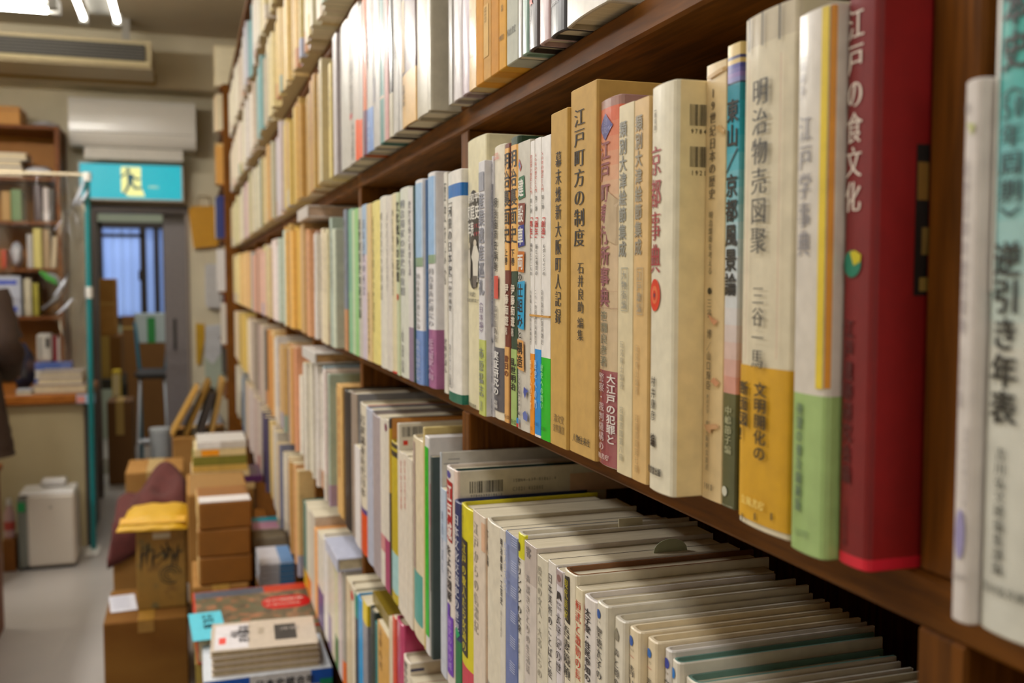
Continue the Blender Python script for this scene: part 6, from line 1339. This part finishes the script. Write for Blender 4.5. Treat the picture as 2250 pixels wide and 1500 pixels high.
mb = MB(); mb.grid(rows, mat('4E2420', .9, 0, .15, 40)); o = mb.build('maroon_cloth', None, ctr); tag(o, 'maroon cloth draped in a heap over the boxes in the aisle', 'cloth')
sm = o.modifiers.new('thickness', 'SOLIDIFY'); sm.thickness = .004; sm.offset = 1
yD = 4.05
t, q = thing1('cardboard_box', 'cardboard box behind the maroon cloth in the aisle', 'box', 'box_body', 276, 404, 1036, 1100, yD, .3, KRAFT, 0)
mb = MB(); mb.box((-.03, -q[1] - .001, q[2] - .06), (.03, q[1], q[2] + .001), mat('B49A6C', .35)); mb.build('tape', t)
yE = 4.6
t, q = thing1('cardboard_box', 'closed carton on the floor at the far end of the bench, below the leaning boards', 'box', 'box_body', 380, 500, 960, 1100, yE, .4, KRAFT, 0)
mb = MB(); mb.box((-.03, -q[1] - .001, q[2] - .06), (.03, q[1], q[2] + .001), mat('B49A6C', .35)); mb.build('tape', t); topE = q[2]; cE_ = t.location.copy()
for i, (x, tilt, w_, h_, c, lab) in enumerate(((-.12, .5, .015, .24, 'A8844C', 'tan board leaning left on the far carton'), (-.06, .42, .02, .26, '7A5C2C', 'brown board leaning in the middle on the far carton'), (.0, .3, .03, .2, '38302A', 'dark folder leaning between boards on the far carton'), (.05, .22, .02, .25, 'A08050', 'tan board nearest the bookcase on the far carton'))):
    t = empty('leaning_board', (cE_.x + x, cE_.y - .05, topE + .002 ), lab, 'board', 'boards leaning on the far carton', (0, tilt, 0))
    mb = MB(); mb.box((-w_ / 2, -.13, w_ * math.sin(tilt) * .5), (w_ / 2, .13, h_), mat(c, .8), .002); mb.build('board_sheet', t)
crumple('plastic_bag', 'white and blue plastic bag lying past the far carton', 'bag', (at_Y(405, 950, 5.5).x, 5.5, 0.0005), (.1, .12, .17), mat('B8B8C8', .35, .3), 12)
crumple('plastic_bundle', 'clear plastic wrapped bundle at the foot of the back wall', 'bundle', (at_Y(455, 950, 6.38).x, 6.38, .30), (.11, .11, .13), PLAS, 13)
t, q = thing1('cardboard_box', 'tan box carrying the plastic bundle at the foot of the back wall', 'box', 'box_body', 424, 484, 920, 1000, 6.27, .3, KRAFT, 0)
t.scale = (1, 1, .298 / q[2]); mb = MB(); mb.box((-.03, -q[1] - .001, q[2] - .06), (.03, q[1], q[2] + .001), mat('B49A6C', .35)); mb.build('tape', t)
# ------------------------------------------------------------------ books lying on the standing ones
def lay_on(row, x0, x1, thick, Xa, Xb, col, label, pg, extra=None):
    """lies across the tops of the standing books between two places along the shelf"""
    ya, yb = at_X(x0, 700, SPINE).y, at_X(x1, 700, SPINE).y
    lo, hi = min(ya, yb), max(ya, yb)
    tops = [board_top(row) + b['h'] for b in BOOKS if b['row'] == row and b['Yf'] > lo and b['Yn'] < hi] + [q_[3] + q_[4] for q_ in STUFF if abs(q_[3] - board_top(row)) < .01 and q_[2] > lo and q_[1] < hi]
    z = max(tops, default=board_top(row) + .2) + .001
    if z + thick > board_top(row - 1) - TH - .002: thick = max(.006, board_top(row - 1) - TH - .003 - z)
    o = empty('book', ((Xa + Xb) / 2, (lo + hi) / 2, z), label, 'book', 'books lying on top of the standing ones'); hx, hy = (Xb - Xa) / 2, (hi - lo) / 2; c = min(.003, thick * .2)
    m = mat(col, .4, .3); mb = MB(); mb.box((-hx, -hy, 0), (hx, hy, c), m, .0005); mb.box((-hx, -hy, thick - c), (hx, hy, thick), m, .0005); mb.box((-hx, -hy, c), (-hx + .003, hy, thick - c), m); mb.build('cover', o)
    mb = MB(); mb.box((-hx + .003, -hy + .003, c), (hx - .003, hy - .003, thick - c), mat(pg, .8, 0, .15, 120)); mb.build('page_block', o)
    return o, (hx, hy, thick)
lay_on(4, 669, 692, .03, SPINE - .012, SPINE + .12, 'CFC6BE', 'whitish book lying flat on the eye-level row near the fourth upright', 'C8B09C')
lay_on(5, 676, 705, .034, SPINE - .012, SPINE + .12, 'D4D0CA', 'white book lying flat on the tan row below eye level', 'B8946C')
o, q = lay_on(6, 722, 749, .022, SPINE - .01, SPINE + .12, 'C8CCDC', 'white and blue book lying flat on the lowest row', 'D8D0B8')
on_top(o, 'purple_patch', q[2], [(-q[0] * .2, -q[1] * .9, q[0] * .6, -q[1] * .2, '3C2880')])
lay_on(6, 798, 838, .016, SPINE + .01, SPINE + .13, '7C6A28', 'olive book lying flat on the lowest row beside the black one', 'C8B8A0')

# ------------------------------------------------------------------ rubber band round the three thin paperbacks, slips in the books below
tri = [b for b in BOOKS if b['L'] and 'rubber band' in b['L']]
zb = at_X(1186, 694, tri[0]['X']).z
xf, xk = [b['X'] for b in tri], max(b['X'] + b['D'] for b in tri) + .0008
ya_, yb2 = min(b['Yn'] for b in tri) - .00012, max(b['Yf'] for b in tri) + .00012
path = [(xk, yb2), (tri[0]['X'] + .001, yb2)] + [(b['X'] - .0007, y) for b in sorted(tri, key=lambda q: -q['Y']) for y in (b['Yf'] - .001, b['Yn'] + .001)] + [(tri[-1]['X'] + .001, ya_), (xk, ya_), (xk, yb2)]
mb = MB(); mb.grid([[(x, y, zb + dz) for x, y in path] for dz in (-.0007, .0007)], mat('C89A5C', .5), False); o = mb.build('rubber_band'); tag(o, 'thin tan rubber band stretched round three white paperbacks', 'rubber band')
def slip(px, py, w, hgt, col, label, rounded=False):
    c = [b for b in BOOKS if b['row'] == 5]
    X = SPINE + .085
    p = at_X(px, py, X); b = min(c, key=lambda q: abs(q['Y'] - p.y)); zt = board_top(5) + b['h'] - .004
    t = empty('paper_slip', (X, b['Y'], zt), label, 'paper slip'); mb = MB()
    if rounded: pts = [(-w / 2, 0)] + [(w / 2 * math.cos(math.pi - a * math.pi / 10), hgt * (.35 + .65 * math.sin(a * math.pi / 10))) for a in range(11)] + [(w / 2, 0)]
    else: pts = [(-w / 2, 0), (w / 2, 0), (w / 2, hgt), (-w / 2, hgt)]
    mb.prism(pts, 'y', -.0003, .0003, mat(col, .6)); mb.build('slip_sheet', t)
slip(1480, 1285, .026, .013, 'A8AC94', 'rounded grey-green slip sticking out of a book on the shelf below eye level', True)
slip(1392, 1246, .02, .009, 'CFC8B0', 'small square paper slip sticking out of a book on the shelf below eye level')
# ------------------------------------------------------------------ customer at the counter, mostly outside the picture
px_, py_ = -.985, 4.84
t = empty('person', (px_, py_, 0), 'person in a long dark brown quilted coat standing at the counter', 'person')
SK = mat('B88A6C', .5, 0, .04); COAT = mat('33241A', .75, 0, .15, 30); TROU = mat('26231F', .8); SHOE = mat('1A1614', .5)
J = {'pel': (0, 0, .86), 'wst': (0, .01, 1.0), 'che': (0, .0, 1.18), 'nck': (0, .01, 1.36), 'hd0': (0, .03, 1.42), 'hd1': (0, .05, 1.5), 'hd2': (0, .04, 1.58),
     'shr': (.16, .0, 1.29), 'elr': (.235, -.02, 1.04), 'wrr': (.20, .20, .93), 'shl': (-.16, .0, 1.29), 'ell': (-.23, .0, 1.04), 'wrl': (-.14, .2, .95),
     'hpr': (.085, 0, .82), 'knr': (.095, .01, .46), 'anr': (.10, -.02, .09), 'tor': (.11, .12, .035), 'hpl': (-.085, 0, .82), 'knl': (-.095, .02, .46), 'anl': (-.10, -.01, .09), 'tol': (-.11, .13, .035)}
R_ = {'pel': .13, 'wst': .115, 'che': .125, 'nck': .05, 'hd0': .06, 'hd1': .082, 'hd2': .07, 'shr': .06, 'elr': .042, 'wrr': .028, 'shl': .06, 'ell': .042, 'wrl': .028,
      'hpr': .085, 'knr': .058, 'anr': .04, 'tor': .03, 'hpl': .085, 'knl': .058, 'anl': .04, 'tol': .03}
E_ = [('pel', 'wst'), ('wst', 'che'), ('che', 'nck'), ('nck', 'hd0'), ('hd0', 'hd1'), ('hd1', 'hd2'), ('che', 'shr'), ('shr', 'elr'), ('elr', 'wrr'), ('che', 'shl'), ('shl', 'ell'), ('ell', 'wrl'),
      ('pel', 'hpr'), ('hpr', 'knr'), ('knr', 'anr'), ('anr', 'tor'), ('pel', 'hpl'), ('hpl', 'knl'), ('knl', 'anl'), ('anl', 'tol')]
for s, n in ((1, 'r'), (-1, 'l')):
    w_ = Vector(J['wr' + n]); 
    J['pa' + n] = tuple(w_ + Vector((-.005 * s, .05, -.01))); R_['pa' + n] = .024; E_.append(('wr' + n, 'pa' + n))
    for f, (dx, dy, dz_, r) in enumerate(((-.024, .055, -.012, .0085), (-.009, .065, -.014, .009), (.007, .062, -.014, .009), (.021, .05, -.012, .008))):
        a = tuple(w_ + Vector((dx * .8, .08, -.012))); b = tuple(w_ + Vector((dx, .08 + dy * .5, -.014))); c = tuple(w_ + Vector((dx, .08 + dy * .95, -.03 - .004 * f)))
        for q_, nm, rr in ((a, 'a', r), (b, 'b', r * .95), (c, 'c', r * .8)): J['f%d%s%s' % (f, n, nm)] = q_; R_['f%d%s%s' % (f, n, nm)] = rr
        E_ += [('pa' + n, 'f%d%sa' % (f, n)), ('f%d%sa' % (f, n), 'f%d%sb' % (f, n)), ('f%d%sb' % (f, n), 'f%d%sc' % (f, n))]
    a = tuple(w_ + Vector((-.03 * s, .04, -.012))); b = tuple(w_ + Vector((-.046 * s, .075, -.02))); J['th%sa' % n] = a; J['th%sb' % n] = b; R_['th%sa' % n] = .011; R_['th%sb' % n] = .0085
    E_ += [('pa' + n, 'th%sa' % n), ('th%sa' % n, 'th%sb' % n)]
ks = list(J); me = bpy.data.meshes.new('body'); me.from_pydata([J[k] for k in ks], [(ks.index(a), ks.index(b)) for a, b in E_], [])
body = bpy.data.objects.new('body', me); C.objects.link(body); body.parent = t
body.modifiers.new('skin', 'SKIN'); sub = body.modifiers.new('smooth', 'SUBSURF'); sub.levels = sub.render_levels = 1
for i, k in enumerate(ks): me.skin_vertices[0].data[i].radius = (R_[k], R_[k] * (.78 if k in ('pel', 'wst', 'che') else 1)); me.skin_vertices[0].data[i].use_root = (k == 'pel')
me.materials.append(SK)
body.modifiers['skin'].use_smooth_shade = True
# face, hair
for s in (-1, 1):
    mb = MB(); mb.grid([[(s * .031 + .011 * math.cos(a) * math.sin(b), .124 + .006 * math.sin(a) * math.sin(b), 1.515 + .008 * math.cos(b)) for a in [i * .7854 for i in range(8)]] for b in [j * math.pi / 5 for j in range(6)]], mat('2A2220', .3), True, True); mb.build('eye', t)
mb = MB(); mb.prism([(-.012, 1.478), (.012, 1.478), (.005, 1.515), (-.005, 1.515)], 'y', .115, .142, SK); mb.build('nose', t)
mb = MB(); mb.box((-.022, .112, 1.447), (.022, .127, 1.455), mat('8A4C44', .5), .003); mb.build('mouth', t)
mb = MB(); rows = []
for i in range(9):
    th = i / 8 * 1.75; rows.append([(.098 * math.sin(th) * math.cos(a), .035 + .105 * math.sin(th) * math.sin(a) - .012, 1.525 + .115 * math.cos(th) - (.02 if math.sin(a) < -.2 else 0) * math.sin(th)) for a in [k * math.pi / 9 for k in range(18)]])
mb.grid(rows, mat('1E1A18', .6), True, True); mb.build('hair', t)
# coat: body tube plus sleeves, quilted by shallow rings
def rings(mb, secs, m, n=22):
    rows = [[(cx + rx * math.cos(a), cy + ry * math.sin(a), z) for a in [2 * math.pi * k / n for k in range(n)]] for cx, cy, z, rx, ry in secs]
    mb.grid(rows, m, True, True)
mb = MB(); secs = []
prof = [(.58, .245, .19), (.66, .235, .18), (.78, .215, .165), (.9, .2, .15), (1.0, .19, .145), (1.1, .195, .148), (1.2, .2, .145), (1.28, .18, .125), (1.33, .11, .09), (1.37, .072, .07), (1.41, .075, .072)]
for (z0, a0, b0), (z1, a1, b1) in zip(prof, prof[1:]):
    for i in range(4):
        f = i / 4; pu = .006 * abs(math.sin(math.pi * (z0 + (z1 - z0) * f) / .055)); secs.append((0, .005, z0 + (z1 - z0) * f, a0 + (a1 - a0) * f + pu, b0 + (b1 - b0) * f + pu))
rings(mb, secs, COAT); mb.build('coat', t)
for s, n in ((1, 'r'), (-1, 'l')):
    A, B_, D_ = Vector(J['sh' + n]), Vector(J['el' + n]), Vector(J['wr' + n]); mb = MB(); pts = []; rs = []
    for i in range(13):
        f = i / 12; p = A.lerp(B_, f * 2) if f < .5 else B_.lerp(D_, f * 2 - 1); pts.append(p + Vector((0, 0, 0))); rs.append(.085 - .035 * f + .006 * abs(math.sin(i * 1.57)))
    mb.tube(pts, rs, COAT, 14); mb.build('sleeve', t)
for s, n in ((1, 'r'), (-1, 'l')):
    mb = MB(); mb.tube([Vector(J['hp' + n]), Vector(J['kn' + n]), Vector(J['an' + n]) + Vector((0, 0, .0))], [.1, .078, .07], TROU, 14); mb.build('trouser_leg', t)
    mb = MB(); c = Vector(J['an' + n]); mb.grid([[(c.x + .045 * math.cos(a) * k_, c.y + .05 + .135 * math.sin(a) * k_, z) for a in [i * math.pi / 8 for i in range(16)]] for z, k_ in ((0.0, .0), (0.0, 1.0), (.03, 1.02), (.06, .85), (.085, .5))], SHOE, True, True); mb.build('shoe', t)
bpy.data.scenes.remove(TMP)
